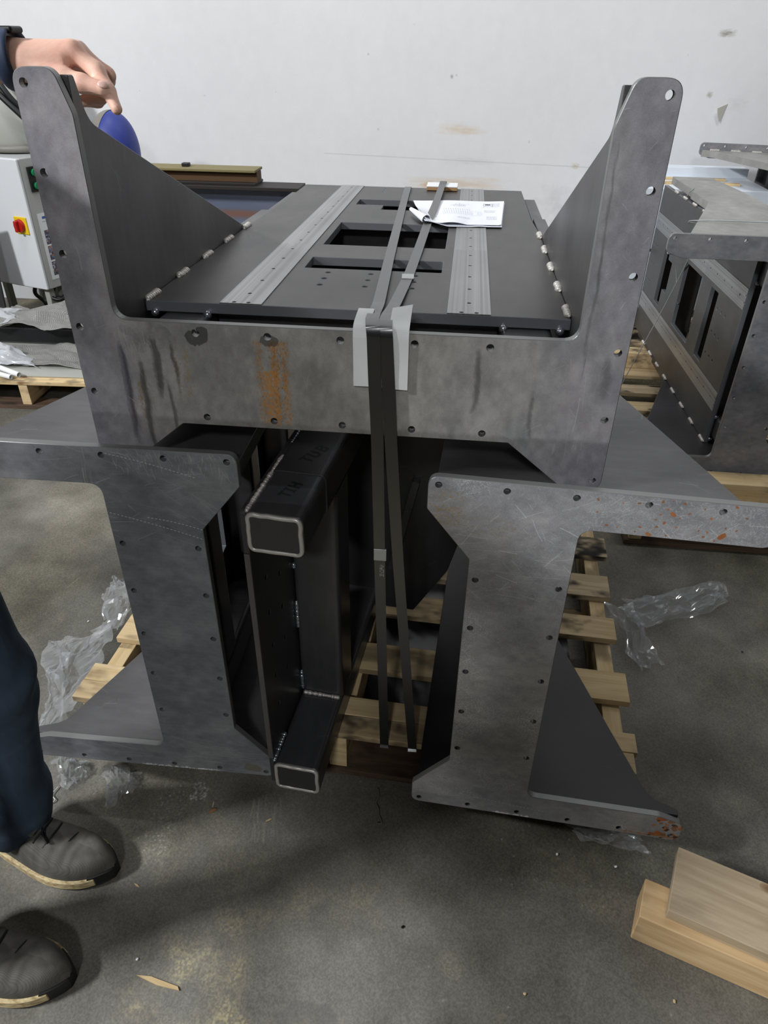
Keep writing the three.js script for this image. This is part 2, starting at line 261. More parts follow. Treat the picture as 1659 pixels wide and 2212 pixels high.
M.rail = std({ map: texRail, metalness: 0.75, roughness: 0.36 });
M.weld = std({ color: 0xc6c2ba, metalness: 0.5, roughness: 0.42 });
M.weldShiny = std({ color: 0xb9bcc4, metalness: 0.9, roughness: 0.25 });
M.cutEdge = std({ map: texSteel, color: 0xffffff, metalness: 0.35, roughness: 0.4 });
M.deckEdge = std({ color: 0x74767a, metalness: 0.4, roughness: 0.4 });
M.edgeSteel = std({ color: 0x7c7c7a, metalness: 0.35, roughness: 0.42 });
M.strap = phys({ color: 0x131415, metalness: 0, roughness: 0.26, ior: 1.9 });
M.clip = std({ color: 0xb8bcbc, metalness: 0.6, roughness: 0.35 });
M.whiteCard = std({ color: 0xe9ebea, roughness: 0.85 });
M.brownCard = std({ color: 0xa9845a, roughness: 0.9 });
const woodTex = (seed, light, dark, stain) => canvasTex(768, 384, 1.2, 0.6, (u, v) => {
  const w = fbm(u * 3, v * 12, seed, 3), g = 0.5 + 0.5 * Math.sin((v * 120 + w * 16 + fbm(u * 1.6, v * 26, seed + 4, 3) * 9)), f = fbm(u * 14, v * 240, seed + 7, 3), s = sstep(0.52, 0.75, fbm(u * 9, v * 14, seed + 9, 4)) * stain, t = clamp(0.35 * g + 0.65 * f);
  return light.map((c, i) => lerp(c, dark[i], t * 0.8) * (1 - s * 0.55));
}, (ctx) => { const r = rng(seed); for (let i = 0; i < 5; i++) { const x = (r() - 0.5) * 1.1, y = (r() - 0.5) * 0.5; for (let k = 4; k > 0; k--) { ctx.globalAlpha = 0.22; ctx.fillStyle = '#5a3418'; ctx.beginPath(); ctx.ellipse(x, y, 0.005 * k, 0.003 * k, 0, 0, 6.29); ctx.fill(); } } ctx.globalAlpha = 1; });
M.wood = [std({ map: woodTex(81, [228, 206, 162], [188, 156, 108], 0.6), roughness: 0.8 }), std({ map: woodTex(82, [216, 194, 154], [164, 138, 98], 1.2), roughness: 0.85 }), std({ map: woodTex(83, [206, 188, 154], [140, 122, 94], 1.6), roughness: 0.85 })];
M.woodGrey = std({ map: woodTex(84, [200, 182, 152], [152, 132, 104], 0.12), roughness: 0.85 });
M.woodWarm = std({ map: woodTex(85, [222, 194, 148], [178, 142, 98], 0.15), roughness: 0.75 });
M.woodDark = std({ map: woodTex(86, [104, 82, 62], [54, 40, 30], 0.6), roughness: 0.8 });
M.film = phys({ color: 0xf4f6f8, transmission: 0.85, thickness: 0, roughness: 0.07, ior: 1.7, specularIntensity: 1, side: THREE.DoubleSide, flatShading: true });
M.filmWhite = phys({ color: 0xe6e9ec, transmission: 0.45, thickness: 0, roughness: 0.3, side: THREE.DoubleSide });
const texBubble = canvasTex(512, 512, 0.16, 0.16, (u, v) => { const s = 0.16 / 10, y = Math.round(v / s), x = u / s + (y & 1 ? 0.5 : 0), dx = x - Math.round(x), dy = v / s - y, h = Math.sqrt(Math.max(0, 0.2 - dx * dx - dy * dy)) * 520; return [h, h, h]; }, null, false);
M.bubble = phys({ color: 0xc9c8c2, transmission: 0.35, thickness: 0, roughness: 0.28, bumpMap: texBubble, bumpScale: 0.01, side: THREE.DoubleSide });
M.black = std({ color: 0x0d0e0f, roughness: 0.5 });
M.rubber = std({ color: 0x191919, roughness: 0.6 });
M.greyPaint = std({ color: 0xa9aaa2, roughness: 0.5 });
M.cabinet = std({ color: 0xd9dcde, roughness: 0.35 });
M.cabinetSide = std({ color: 0xb9bbb9, roughness: 0.4 });
M.red = std({ color: 0xb01c14, roughness: 0.35 }); M.yellow = std({ color: 0xe4c21c, roughness: 0.4 }); M.green = std({ color: 0x1c7a4c, roughness: 0.3 });
M.blue = std({ color: 0x2b3a88, roughness: 0.5 }); M.greyWarm = std({ color: 0x807c74, roughness: 0.5 });
M.beamRust = std({ color: 0x5a4026, roughness: 0.7, metalness: 0.2 }); M.beamOlive = std({ color: 0x7c724a, roughness: 0.7 }); 
const texBeam = canvasTex(512, 256, 1.2, 0.3, (u, v) => { const a = fbm(u * 3, v * 16, 91, 4), r = sstep(0.025, 0.0, Math.abs(v - 0.03 + 0.02 * (a - 0.5))); return [lerp(108 + 40 * (a - 0.5), 132, r), lerp(116 + 36 * (a - 0.5), 96, r), lerp(136 + 30 * (a - 0.5), 84, r)]; });
M.beamBlue = std({ map: texBeam, roughness: 0.5, metalness: 0.3 }); M.beamDark = std({ color: 0x2c2724, roughness: 0.6, metalness: 0.3 });
M.whitePanel = std({ color: 0xdfe6ee, roughness: 0.5 });
M.cardboard = std({ color: 0xb3aa98, roughness: 0.8 });
M.chip = std({ color: 0xcdb489, roughness: 0.9 });

// floor: worn grey concrete, 5.6 x 5.6 m per print
const texFloor = canvasTex(2048, 2048, 5.12, 5.12, (u, v) => {
  const x = u / 5.12 + 0.5, y = v / 5.12 + 0.5;
  const a = fbm(x * 8, y * 8, 101, 6, 8) - 0.5, b = fbm(x * 40, y * 40, 102, 4, 40) - 0.5, c = hash2(Math.floor(x * 2048), Math.floor(y * 2048), 5) - 0.5;
  const n = fbm(x * 14 + 0.3, y * 14, 103, 5, 14), near = sstep(0.1, 0.5, v) , worn = sstep(0.46, 0.62, n + 0.22 * (fbm(x * 90, y * 90, 104, 3, 90) - 0.5)) * (0.25 + 0.75 * near);
  const sp = hash2(Math.floor(x * 1400), Math.floor(y * 1400), 9) > 0.55 ? 1 : 0.3, g = 94 + a * 82 + b * 58 + c * 28;
  return [g + 4 + worn * sp * 56, g + 1 + worn * sp * 49, g - 8 + worn * sp * 24];
}, (ctx) => {
  ctx.save(); scratches(ctx, 420, 105, -2.5, -2.5, 2.5, 2.5, 0.06, '#8a8478', 0.0016, 1.9, 1.2); ctx.restore(); specks(ctx, 1500, 106, -2.5, -2.5, 2.5, 2.5, 0.0022, '#c8c4ba', 0.6); specks(ctx, 700, 107, -2.5, -2.5, 2.5, 2.5, 0.004, '#3a3833', 0.5);
  const P = (x, z) => [x, z];
  scratches(ctx, 40, 108, -0.24, -0.02, -0.17, 0.22, 0.05, '#b4ab98', 0.0012, 1.4, 0.3); specks(ctx, 260, 109, -0.47, -0.02, -0.4, 0.2, 0.0016, '#e8e8e4', 0.8); specks(ctx, 120, 110, -0.4, -0.02, -0.36, 0.03, 0.002, '#f2f2ee', 0.9);
  specks(ctx, 160, 111, 0.35, -0.02, 0.75, 0.2, 0.0016, '#d8d8d0', 0.7); blotch(ctx, -0.32, 0.52, 0.05, 6, '#5c5a58', 0.35); blotch(ctx, -0.02, 0.47, 0.06, 8, '#5c5a58', 0.3);
  ctx.strokeStyle = '#57534a'; ctx.globalAlpha = 0.6; ctx.lineWidth = 0.003; ctx.beginPath(); ctx.moveTo(...P(-1.3, -0.3)); ctx.lineTo(...P(-0.86, -0.2)); ctx.stroke(); ctx.globalAlpha = 1;
});
M.floor = std({ map: texFloor, roughness: 0.62, metalness: 0 });
// wall: white paint with scuffs and a painted shadow blotch, 6.4 x 3.2 m, centred on x = -0.4, y = 1.6
const texWall = canvasTex(2048, 1024, 6.4, 3.2, (u, v) => { const a = fbm(u * 1.2 + 8, v * 1.6 + 3, 121, 4) - 0.5, b = fbm(u * 24, v * 18, 122, 3) - 0.5, c = hash2(Math.floor(u * 320), Math.floor(v * 320), 3) - 0.5; const g = 226 + a * 10 + b * 5 + c * 2; return [g, g, g]; }, (ctx) => {
  ctx.translate(0.4, -1.6);
  const smear = (x, y, w, h, col, al, seed) => { const r = rng(seed); ctx.fillStyle = col; for (let i = 0; i < 260; i++) { ctx.globalAlpha = al * 0.3 * r(); const a = r() + r() - 1, b = r() + r() - 1; ctx.beginPath(); ctx.ellipse(x + a * w * 0.6, y + b * h * 0.6, w * (0.03 + 0.16 * r()), h * (0.03 + 0.1 * r()), 0, 0, 6.29); ctx.fill(); } ctx.globalAlpha = 1; };
  for (const s of WALL_MARKS) smear(...s);
  ctx.strokeStyle = '#9a9c9a'; ctx.lineWidth = 0.004; ctx.globalAlpha = 0.35; ctx.beginPath(); ctx.moveTo(-0.7, 0.98); ctx.lineTo(1.0, 0.94); ctx.stroke(); ctx.globalAlpha = 1;
  specks(ctx, 50, 125, -3, 0.8, 2, 2.8, 0.006, '#a8aaa8', 0.5);
});
texWall.offset.set(0.5 + 0.4 / 6.4, 0.5 - 1.6 / 3.2); texWall.wrapS = texWall.wrapT = THREE.MirroredRepeatWrapping;
M.wall = std({ map: texWall, roughness: 0.9 });
M.wallPlain = std({ color: 0x787a78, roughness: 0.9 });
M.ceiling = std({ color: 0x6a6a68, roughness: 0.95 });
const skinTex = canvasTex(512, 512, 0.3, 0.3, (u, v) => { const a = fbm(u * 40, v * 40, 131, 4) - 0.5, b = fbm(u * 400, v * 400, 132, 2) - 0.5; return [238 + a * 22 + b * 8, 190 + a * 40 + b * 10, 168 + a * 38 + b * 10]; });
M.skin = phys({ map: skinTex, roughness: 0.55, sheen: 0.2 });
M.nail = std({ color: 0xe8bfb0, roughness: 0.35 });
const texDenim = canvasTex(512, 512, 0.25, 0.25, (u, v) => { const w = Math.sin(u * 2600 + v * 2600), a = fbm(u * 30, v * 18, 141, 4) - 0.5, b = fbm(u * 8, v * 5, 142, 3) - 0.5; return [64 + 6 * w + 26 * a + 18 * b, 80 + 7 * w + 30 * a + 20 * b, 100 + 8 * w + 34 * a + 22 * b]; });
M.denim = std({ map: texDenim, roughness: 0.9 });
M.shirt = std({ color: 0x23272e, roughness: 0.9 }); M.hair = std({ color: 0x2a1d14, roughness: 0.7 });
M.watch = std({ color: 0x3a4a66, roughness: 0.5 });
const texKnit = canvasTex(512, 512, 0.08, 0.08, (u, v) => { const s = 0.08 / 32, y = Math.round(v / s), x = u / s + (y & 1 ? 0.5 : 0), dx = x - Math.round(x), dy = v / s - y, h = clamp(1 - 2.6 * (dx * dx + dy * dy)), a = fbm(u * 60, v * 60, 151, 3) - 0.5; const g = 72 + 22 * h + 34 * a; return [g + 3, g + 1, g - 5]; });
M.knit = std({ map: texKnit, roughness: 0.85, bumpMap: texKnit, bumpScale: 0.0005 });
const texSole = canvasTex(256, 128, 0.12, 0.06, (u, v) => { const a = fbm(u * 120, v * 220, 161, 4); return [lerp(222, 150, a * a * 1.4), lerp(204, 126, a * a * 1.4), lerp(160, 84, a * a * 1.4)]; });
M.sole = std({ map: texSole, roughness: 0.75 });

// ---------------------------------------------------------------- the hall
struct('floor', boxUV(new THREE.BoxGeometry(16, 0.2, 14).translate(0.5, -0.1, 1)), M.floor);
M.floor.map.offset.set(0.5, 0.5);
struct('wall_back', boxUV(new THREE.BoxGeometry(16, 5.8, 0.2).translate(0.5, 2.9, -3.8)), M.wall);
struct('wall_left', box(0.2, 5.8, 14, -7.4, 2.9, 1.2), M.wallPlain);
struct('wall_right', box(0.2, 5.8, 14, 8.4, 2.9, 1.2), M.wallPlain);
struct('wall_front', box(16, 5.8, 0.2, 0.5, 2.9, 8.1), M.wallPlain);
struct('ceiling', box(16, 0.2, 14, 0.5, 5.9, 1.2), M.ceiling);
LAMPS.forEach(([x, y, z, ax, ay, az, w, d, power], i) => {
  const L = new THREE.RectAreaLight(LAMP_COLOR, power, w, d);
  L.position.set(x, y, z); L.up.set(0, 0, 1); if (i === 0) L.up.set(0, 1, 0); L.lookAt(ax, ay, az); L.updateMatrix();
  const back = V3(0, 0, 1).applyQuaternion(L.quaternion);
  const t = tag(new THREE.Group(), i === 0 ? 'large white panel lamp hung high at the left of the hall' : ['', 'linear ceiling lamp above the left back of the hall', 'linear ceiling lamp above the right back of the hall', 'linear ceiling lamp above the front of the hall'][i], 'lamp', 'lamps hung under the ceiling');
  t.name = numbered('ceiling_lamp'); scene.add(t); t.position.set(x, y, z).addScaledVector(back, 0.02); t.quaternion.copy(L.quaternion);
  part('housing', box(w + 0.06, d + 0.06, 0.07, 0, 0, 0.045), M.cabinetSide, t);
  part('diffuser', box(w, d, 0.008, 0, 0, 0.004), std({ color: 0xffffff, emissive: LAMP_COLOR, emissiveIntensity: 2 }), t);
  const top = t.position.clone().addScaledVector(back, 0.08), inv = t.quaternion.clone().invert();
  for (const s of [-1, 1]) {
    const a = V3(s * w * 0.4, 0, 0.08), aw = a.clone().applyQuaternion(t.quaternion).add(t.position), up = V3(0, 5.8 - aw.y, 0).applyQuaternion(inv);
    part('hanger', tube([a, a.clone().addScaledVector(up, 0.5), a.clone().add(up)], 0.006, 4, 6), M.black, t);
  }
  L.castShadow = true; scene.add(L); L.name = numbered('lamp_light');
});

// ---------------------------------------------------------------- the welded steel frames: one builder, five frames
const PA = 0.43, PI_ = 0.3552, PT = 0.0145;         // plate: half width, half inner width, thickness
const LEG_HOLES = [0.389, 0.2805, 0.1702, 0.0596, -0.0498, -0.16];
function plateGeo() {
  const pts = [];
  const side = (s) => [[s * PA, 0.4075, 0.022], [s * 0.3722, 0.4075, 0.02], [s * PI_, 0.354, 0.03], [s * PI_, 0.074, 0.024]];
  const foot = (s) => [[s * 0.271, -0.1, 0.006], [s * 0.367, -0.1775, 0.006], [s * PA, -0.1775, 0.02]];
  pts.push(...side(-1), ...side(1).reverse(), ...foot(1).reverse(), ...foot(-1));
  const sh = roundPoly(pts);
  for (const s of [-1, 1]) for (const v of LEG_HOLES) sh.holes.push(hole(s * 0.415, v, 0.0071));
  for (let i = -2; i <= 2; i++) { sh.holes.push(hole(i * 0.1138, 0.0582, 0.0071)); sh.holes.push(hole(i * 0.1138, -0.0857, 0.0071)); }
  return boxUV(extrude(sh, PT, 0.001, 8).translate(0, 0, -PT));
}
function panelGeo(F = -0.168) {                               // outline in (z, v), 32 mm thick
  const s = roundPoly([[-PT, 0.396], [-0.03, 0.396, 0.006], [-0.05, 0.34, 0.05], [-0.75, 0.072, 0.02], [-0.8, 0.0575], [-1.05, 0.055], [-1.06, 0.043], [-1.45, 0.043, 0.01], [-1.45, -0.14], [-1.05, F], [-PT, F]]);
  const g = extrude(s, 0.032, 0.001, 8);            // (z, v, thickness)
  g.rotateY(-Math.PI / 2);                          // z axis of the outline -> world z, thickness -> -x
  return g;                                         // spans x in [-0.032, 0]
}
const DF = -0.134, DV = 0.063, DT = 0.018, DB = -1.475;
function deckGeo() {
  const sh = roundPoly([[-0.361, -DF], [0.361, -DF], [0.361, 0.8], [0.352, 1.0], [0.352, -DB], [-0.352, -DB], [-0.352, 1.0], [-0.361, 0.8]]);
  const slot = (pts) => sh.holes.push(roundPoly(pts, new THREE.Path()));
  slot([[-0.138, 0.4, 0.004], [0.138, 0.4, 0.004], [0.138, 0.493, 0.004], [-0.138, 0.493, 0.004]]);
  slot([[-0.138, 0.612, 0.004], [0.138, 0.612, 0.004], [0.138, 0.872, 0.004], [-0.138, 0.872, 0.004]]);
  slot([[-0.138, 1.136, 0.004], [-0.058, 1.136], [-0.058, 1.066], [0.08, 1.066], [0.08, 1.136], [0.138, 1.136, 0.004], [0.138, 1.225, 0.004], [-0.138, 1.225, 0.004]]);
  for (const x of [-0.084, 0.001, 0.088]) for (const w of [0.28, 0.325, 0.37, 1.37, 1.41, 1.45]) sh.holes.push(hole(x, w, 0.0055));
  for (const x of [-0.194, 0.194]) { for (let k = 0; k < 15; k++) sh.holes.push(hole(x, 0.196 + k * 0.0882, 0.0036)); sh.holes.push(hole(x - 0.0125, 0.1415, 0.0036), hole(x + 0.0125, 0.1415, 0.0036)); }
  return boxUV(extrude(sh, DT, 0.001, 6).rotateX(-Math.PI / 2).translate(0, DV - DT, 0));
}
function railGeo(x) {
  const sh = roundPoly([[x - 0.0365, -DF + 0.001], [x + 0.0365, -DF + 0.001], [x + 0.0365, -DB - 0.002], [x - 0.0365, -DB - 0.002]]);
  for (let k = 0; k < 15; k++) sh.holes.push(hole(x, 0.196 + k * 0.0882, 0.0036)); sh.holes.push(hole(x - 0.0125, 0.1415, 0.0036), hole(x + 0.0125, 0.1415, 0.0036));
  return boxUV(extrude(sh, 0.002, 0.0003, 6).rotateX(-Math.PI / 2).translate(0, DV, 0));
}
function beadGeo(seed, len = 0.042, r = 0.0066) {
  const q = rng(seed), list = [];
  const n = 7; for (let i = 0; i < n; i++) { const g = new THREE.SphereGeometry(r, 8, 6); g.scale(1.05 + 0.15 * q(), 0.85 + 0.2 * q(), 0.75); g.rotateX(0.5); g.translate((q() - 0.5) * 0.0015, (q() - 0.5) * 0.001, (i / (n - 1) - 0.5) * len); list.push(g); }
  const tail = new THREE.SphereGeometry(r * 0.55, 8, 6); tail.scale(1, 0.7, 1.3); tail.translate(r * 0.2, -r * 0.1, len * 0.62); list.push(tail);
  return merge(list);
}
const BEADS = [beadGeo(1), beadGeo(2), beadGeo(3)], TACK = new THREE.SphereGeometry(0.0075, 12, 8);
const skewed = (g, tilt) => (tilt ? g.clone().translate(0, -DV, -DF).rotateX(-tilt).translate(0, DV, DF) : g);
const GEO = { plate: plateGeo(), deck: deckGeo(), railL: railGeo(-0.194), railR: railGeo(0.194), panel: panelGeo(), panelShort: panelGeo(-0.152) };
function steelFrame(label, plateMaterial, pos, yaw, roll, tilt = 0, opt = {}) {
  const t = thing('welded_steel_frame', label, 'steel frame', pos, yaw, 'identical welded steel frames');
  t.rotation.order = 'YXZ'; t.rotation.z = roll;
  const k = (g) => skewed(g, tilt);
  part('front_plate', GEO.plate, [plateMaterial, M.edgeSteel], t);
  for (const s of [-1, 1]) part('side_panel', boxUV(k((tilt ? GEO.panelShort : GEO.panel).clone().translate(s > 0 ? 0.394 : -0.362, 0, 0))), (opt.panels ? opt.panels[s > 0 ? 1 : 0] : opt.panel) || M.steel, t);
  part('deck_plate', k(GEO.deck), [opt.deck || M.deck, M.deckEdge], t);
  part('machined_rail', k(GEO.railL), M.rail, t, 'bright machined strip with a row of small holes'); part('machined_rail', k(GEO.railR), M.rail, t, 'bright machined strip with a row of small holes');
  const yTop = DV - DT;
  for (const s of [-1, 1]) part('long_tube', boxUV(k(boxTube(0.088, 0.085, -PT - 0.002, -1.42, 0.014).translate(s * 0.29, yTop - 0.0435, 0))), M.steelDark, t);
  for (const [z0, z1] of [[-0.165, -0.245], [-0.515, -0.59], [-0.92, -1.03], [-1.26, -1.35]]) part('cross_tube', boxUV(k(boxTube(z0 - z1, 0.085, -0.245, 0.245, 0.012).rotateY(Math.PI / 2).translate(0, yTop - 0.0435, (z0 + z1) / 2))), M.steelDark, t);
  for (const s of [-1, 1]) for (let i = 0; i < 8; i++) {
    if (opt.few && i > 4) continue;
    part('weld_bead', k(BEADS[i % 3].clone().rotateZ(s * 0.5).translate(s * 0.3575, DV + 0.002, -0.162 - i * 0.152 - (s > 0 ? 0.012 : 0))), M.weld, t);
  }
  for (const s of [-1, 1]) for (const u of [0.345, 0.252]) part('weld_tack', k(TACK.clone().translate(s * u, yTop - 0.001, DF + 0.003)), M.weldShiny, t);
  return t;
}
const upper = steelFrame('upright dark steel frame strapped on top of the two others, legs pointing up', M.plateUpper, [0, 1.119, 0], 0, 0, 0.017, { few: true });
const lowLeft = steelFrame('dark steel frame on its side on the pallet, lower left, legs pointing left', M.plateLeft, [-0.3554, 0.548, 0.0261], 0.0107, Math.PI / 2);
const lowRight = steelFrame('scratched steel frame with rusty lower tip on its side on the pallet, lower right', M.plateRight, [0.3239, 0.545, 0.0559], -0.0577, -Math.PI / 2, 0, { panels: [M.steel, M.steelShaded] });  // bottom side panel darker: shade of the frame above put into its colour
const backRight = steelFrame('steel frame on its side on the far right pallet, holed front plate facing us', M.plateBack, [1.228, 0.6303, -1.405], 0.0176, Math.PI / 2 - 0.0065, 0, { panels: [M.steelDark, M.steelPaleLit] });  // pale top panel, dark bottom panel: overhead light put into the colours
const farRight = steelFrame('steel frame at the far right by the wall, seen from behind its holed plate', M.plateBack, [1.815, 0.681, -3.42], Math.PI, -Math.PI / 2 + 0.02, 0, { panel: M.steelPaleLit });
// weld seam blobs behind the far frame's plate
for (let i = 0; i < 4; i++) part('weld_bead', BEADS[i % 3].clone().rotateX(Math.PI / 2).translate(-0.394, 0.33 - i * 0.11, -PT - 0.002), M.weld, farRight);

// ---------------------------------------------------------------- the tube frame standing between the two lower frames
const tf = thing('tube_frame', 'black rectangular tube frame standing on the pallet between the lower frames', 'tube frame', [-0.108, 0.1515, 0.075], -0.095);
{
  const w = 0.102, h = 0.082, LEN = 1.05;
  const cap = (y) => boxUV(boxTube(w - 0.013, h - 0.013, -0.006, 0.0018, 0.007).translate(0, y, 0));
  const mk = (y) => boxUV(boxTube(w, h, -0.002, -LEN, 0.013, 0.006).translate(0, y, 0));
  part('lower_tube', mk(h / 2), M.tube, tf); part('end_cap', cap(h / 2), M.steelDark, tf);
  part('upper_tube', mk(0.745 - h / 2), M.tube, tf); part('end_cap', cap(0.745 - h / 2), M.steelDark, tf);
  const ringPts = []; for (const [sx, sy] of [[1, -1], [1, 1], [-1, 1], [-1, -1]]) for (let i = 0; i <= 3; i++) { const a = (sx > 0 ? (sy < 0 ? -Math.PI / 2 : 0) : (sy > 0 ? Math.PI / 2 : Math.PI)) + i / 3 * Math.PI / 2; ringPts.push([sx * (w / 2 - 0.014) + 0.0095 * Math.cos(a), sy * (h / 2 - 0.014) + 0.0095 * Math.sin(a)]); }
  for (const y of [h / 2, 0.745 - h / 2]) { const q = rng(Math.round(y * 99)), s = []; ringPts.forEach((p, i) => { const n = ringPts[(i + 1) % ringPts.length]; s.push(V3(p[0], p[1] + y, 0)); const d = Math.hypot(n[0] - p[0], n[1] - p[1]); for (let k = 1; k < d / 0.012; k++) s.push(V3(lerp(p[0], n[0], k * 0.012 / d) + (q() - 0.5) * 0.0012, lerp(p[1], n[1], k * 0.012 / d) + y + (q() - 0.5) * 0.0012, 0.0006 * q())); }); part('end_weld', tube(s, 0.0044, 160, 8, true), M.weld, tf); }
  part('sleeve', boxUV(boxTube(w + 0.004, h + 0.004, -0.14, -0.9, 0.014, 0.004).translate(0, 0.745 - h / 2, 0)), M.steelDark, tf);
  part('post_tube', boxUV(boxTube(w, 0.1, h + 0.001, 0.745 - h - 0.001, 0.013, 0.006).rotateX(-Math.PI / 2).translate(0, 0, -0.26)), M.tube, tf);
  part('post_tube', boxUV(boxTube(w, 0.1, h + 0.001, 0.745 - h - 0.001, 0.013, 0.006).rotateX(-Math.PI / 2).translate(0, 0, -0.95)), M.tube, tf);
  const sp = roundPoly([[0.004, 0.004, 0.008], [0.46, 0.004, 0.004], [0.46, 0.741, 0.004], [0.004, 0.741, 0.012]]);   // (depth, y)
  const q = rng(7); for (let i = 0; i < 5; i++) for (let j = 0; j < 2; j++) sp.holes.push(hole(0.065 + j * 0.07, 0.2 + i * 0.088 + j * 0.044, 0.0055));
  const gp = boxUV(extrude(sp, 0.011, 0.001).rotateY(Math.PI / 2).translate(-w / 2 - 0.0115, 0, 0));
  part('side_plate', gp, M.steelDark, tf); part('plate_edge', box(0.0105, 0.56, 0.0012, -w / 2 - 0.006, 0.372, -0.0028), M.cutEdge, tf, 'bright cut front edge of the side plate');
  const r = rng(9);
  const seam = (pts, n, mat) => { const list = []; const c = new THREE.CatmullRomCurve3(pts); for (let i = 0; i < n; i++) { const g = new THREE.SphereGeometry(0.0046 * (0.8 + 0.5 * r()), 8, 6); const p = c.getPoint(i / (n - 1)); g.translate(p.x, p.y, p.z); list.push(g); } part('weld_bead', merge(list), mat, tf); };
  const xs = -w / 2 + 0.001;
  seam([V3(xs, 0.086, -0.004), V3(xs, 0.086, -0.03), V3(xs, 0.086, -0.075)], 14, M.weldShiny);
  seam([V3(xs, 0.741, -0.01), V3(xs, 0.742, -0.1), V3(xs, 0.742, -0.2)], 30, M.weld); seam([V3(xs, 0.742, -0.26), V3(xs, 0.742, -0.3), V3(xs, 0.742, -0.34)], 9, M.weldShiny);
  for (const [a, b] of [[0.1, 0.155], [0.3, 0.37], [0.47, 0.475], [0.6, 0.645]]) seam([V3(xs + 0.003, a, -0.208), V3(xs + 0.003, (a + b) / 2, -0.208), V3(xs + 0.003, b, -0.208)], Math.max(3, Math.round((b - a) / 0.005)), M.weldShiny);
  seam([V3(xs + 0.01, 0.086, -0.206), V3(0, 0.086, -0.206), V3(w / 2 - 0.01, 0.086, -0.206)], 26, M.weld);
  // rear plate with a cut lower corner
  const rp = roundPoly([[-0.13, 0.02, 0.004], [0.125, 0.02, 0.004], [0.215, 0.18, 0.006], [0.255, 0.34, 0.006], [0.225, 0.72, 0.006], [-0.13, 0.72, 0.004]]);
  part('rear_plate', boxUV(extrude(rp, 0.01, 0.001).translate(0.03, 0, -0.64)), M.steelDark, tf);
  part('rear_flange', boxUV(boxTube(0.02, 0.3, 0, 0.02, 0.004).rotateZ(-0.2).translate(0.12, 0.32, -0.63)), M.tube, tf);
  // marker writing on the top tube
  const mk2 = canvasTex(256, 512, 0.08, 0.16, () => [30, 31, 33], (ctx) => { ctx.rotate(Math.PI / 2 + Math.PI); ctx.scale(1, -1); ctx.fillStyle = '#0a0a0b'; ctx.font = 'bold 0.034px sans-serif'; ctx.textAlign = 'center'; });
}
function flatText(text, w, h, px, color, rot, font = 'bold 120px sans-serif') {
  const c = document.createElement('canvas'); c.width = px; c.height = Math.round(px * h / w); const x = c.getContext('2d');
  x.clearRect(0, 0, c.width, c.height); x.translate(c.width / 2, c.height / 2); x.rotate(rot); x.fillStyle = color; x.font = font; x.textAlign = 'center'; x.textBaseline = 'middle'; x.fillText(text, 0, 0);
  const t = new THREE.CanvasTexture(c); t.colorSpace = THREE.SRGBColorSpace; t.magFilter = THREE.LinearFilter;
  return std({ map: t, transparent: true, alphaTest: 0, roughness: 0.5 });
}
part('marker_text', new THREE.PlaneGeometry(0.07, 0.07).rotateX(-Math.PI / 2).translate(0.004, 0.7453, -0.085), flatText('TIH', 0.07, 0.07, 256, '#08090a', -Math.PI / 2 + 0.25), tf, 'black marker letters');
part('marker_text', new THREE.PlaneGeometry(0.08, 0.08).rotateX(-Math.PI / 2).translate(0.01, 0.7474, -0.215), flatText('TUB', 0.08, 0.08, 256, '#08090a', -Math.PI / 2 + 0.35), tf, 'black marker letters');

// ---------------------------------------------------------------- pallets
function board(parent, name, len, wid, th, x, y, z, seed, turn = 0, mat) {
  const q = rng(seed), g = box(len, th, wid, 0, 0, 0, 0.002), uv = g.attributes.uv, p = g.attributes.position, ou = q() * 3, ov = q() * 3;
  for (let i = 0; i < uv.count; i++) uv.setXY(i, uv.getX(i) + ou, uv.getY(i) + ov);
  for (let i = 0; i < p.count; i++) { const e = 0.0025 * (vnoise(p.getX(i) * 6 + 40 * ou, p.getZ(i) * 30, seed) - 0.5); p.setY(i, p.getY(i) + e * 0.6); p.setZ(i, p.getZ(i) + e); }
  g.computeVertexNormals();
  const m = part(name, g, mat || M.wood[Math.floor(q() * 3)], parent); m.position.set(x, y, z); m.rotation.y = turn; return m;
}
function pallet(label, pos, turn, x0, x1, rows, zEnd, mats, top = 0.15, stringers) {
  const t = thing('wooden_pallet', label, 'pallet', pos, turn), th = 0.019, L = x1 - x0, cx = (x0 + x1) / 2;
  rows.forEach(([za, zb], i) => board(t, 'deck_board', L + (i % 2 ? 0.008 : 0), za - zb, th, cx + (i % 3 - 1) * 0.006, top - th / 2, (za + zb) / 2, 300 + i + Math.round(pos[0] * 50), 0, mats && mats[i]));
  const zA = rows[0][0] - 0.004, hh = top - 2 * th - 0.002;
  for (const sx of stringers) board(t, 'stringer', zA - zEnd, 0.045, hh, sx, th + 0.001 + hh / 2, (zA + zEnd) / 2, 340 + Math.round(sx * 20), Math.PI / 2, M.wood[0]);
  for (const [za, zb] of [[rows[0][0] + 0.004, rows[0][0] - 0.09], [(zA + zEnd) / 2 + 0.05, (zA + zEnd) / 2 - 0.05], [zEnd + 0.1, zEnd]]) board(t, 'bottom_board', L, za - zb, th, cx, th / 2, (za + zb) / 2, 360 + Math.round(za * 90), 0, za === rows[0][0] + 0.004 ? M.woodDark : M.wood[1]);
  return t;
}
pallet('wide worn wooden pallet carrying the strapped stack of steel frames', [0, 0, 0], -0.05, -0.74, 0.665,
  [[-0.088, -0.148], [-0.15, -0.208], [-0.308, -0.41], [-0.538, -0.63], [-0.722, -0.83], [-0.932, -1.04], [-1.14, -1.24], [-1.33, -1.43]], -1.43, [M.wood[1], M.wood[0], M.wood[0], M.wood[1], M.wood[2], M.wood[2], M.wood[2], M.wood[1]], 0.1505, [-0.7, -0.052, 0.625]);
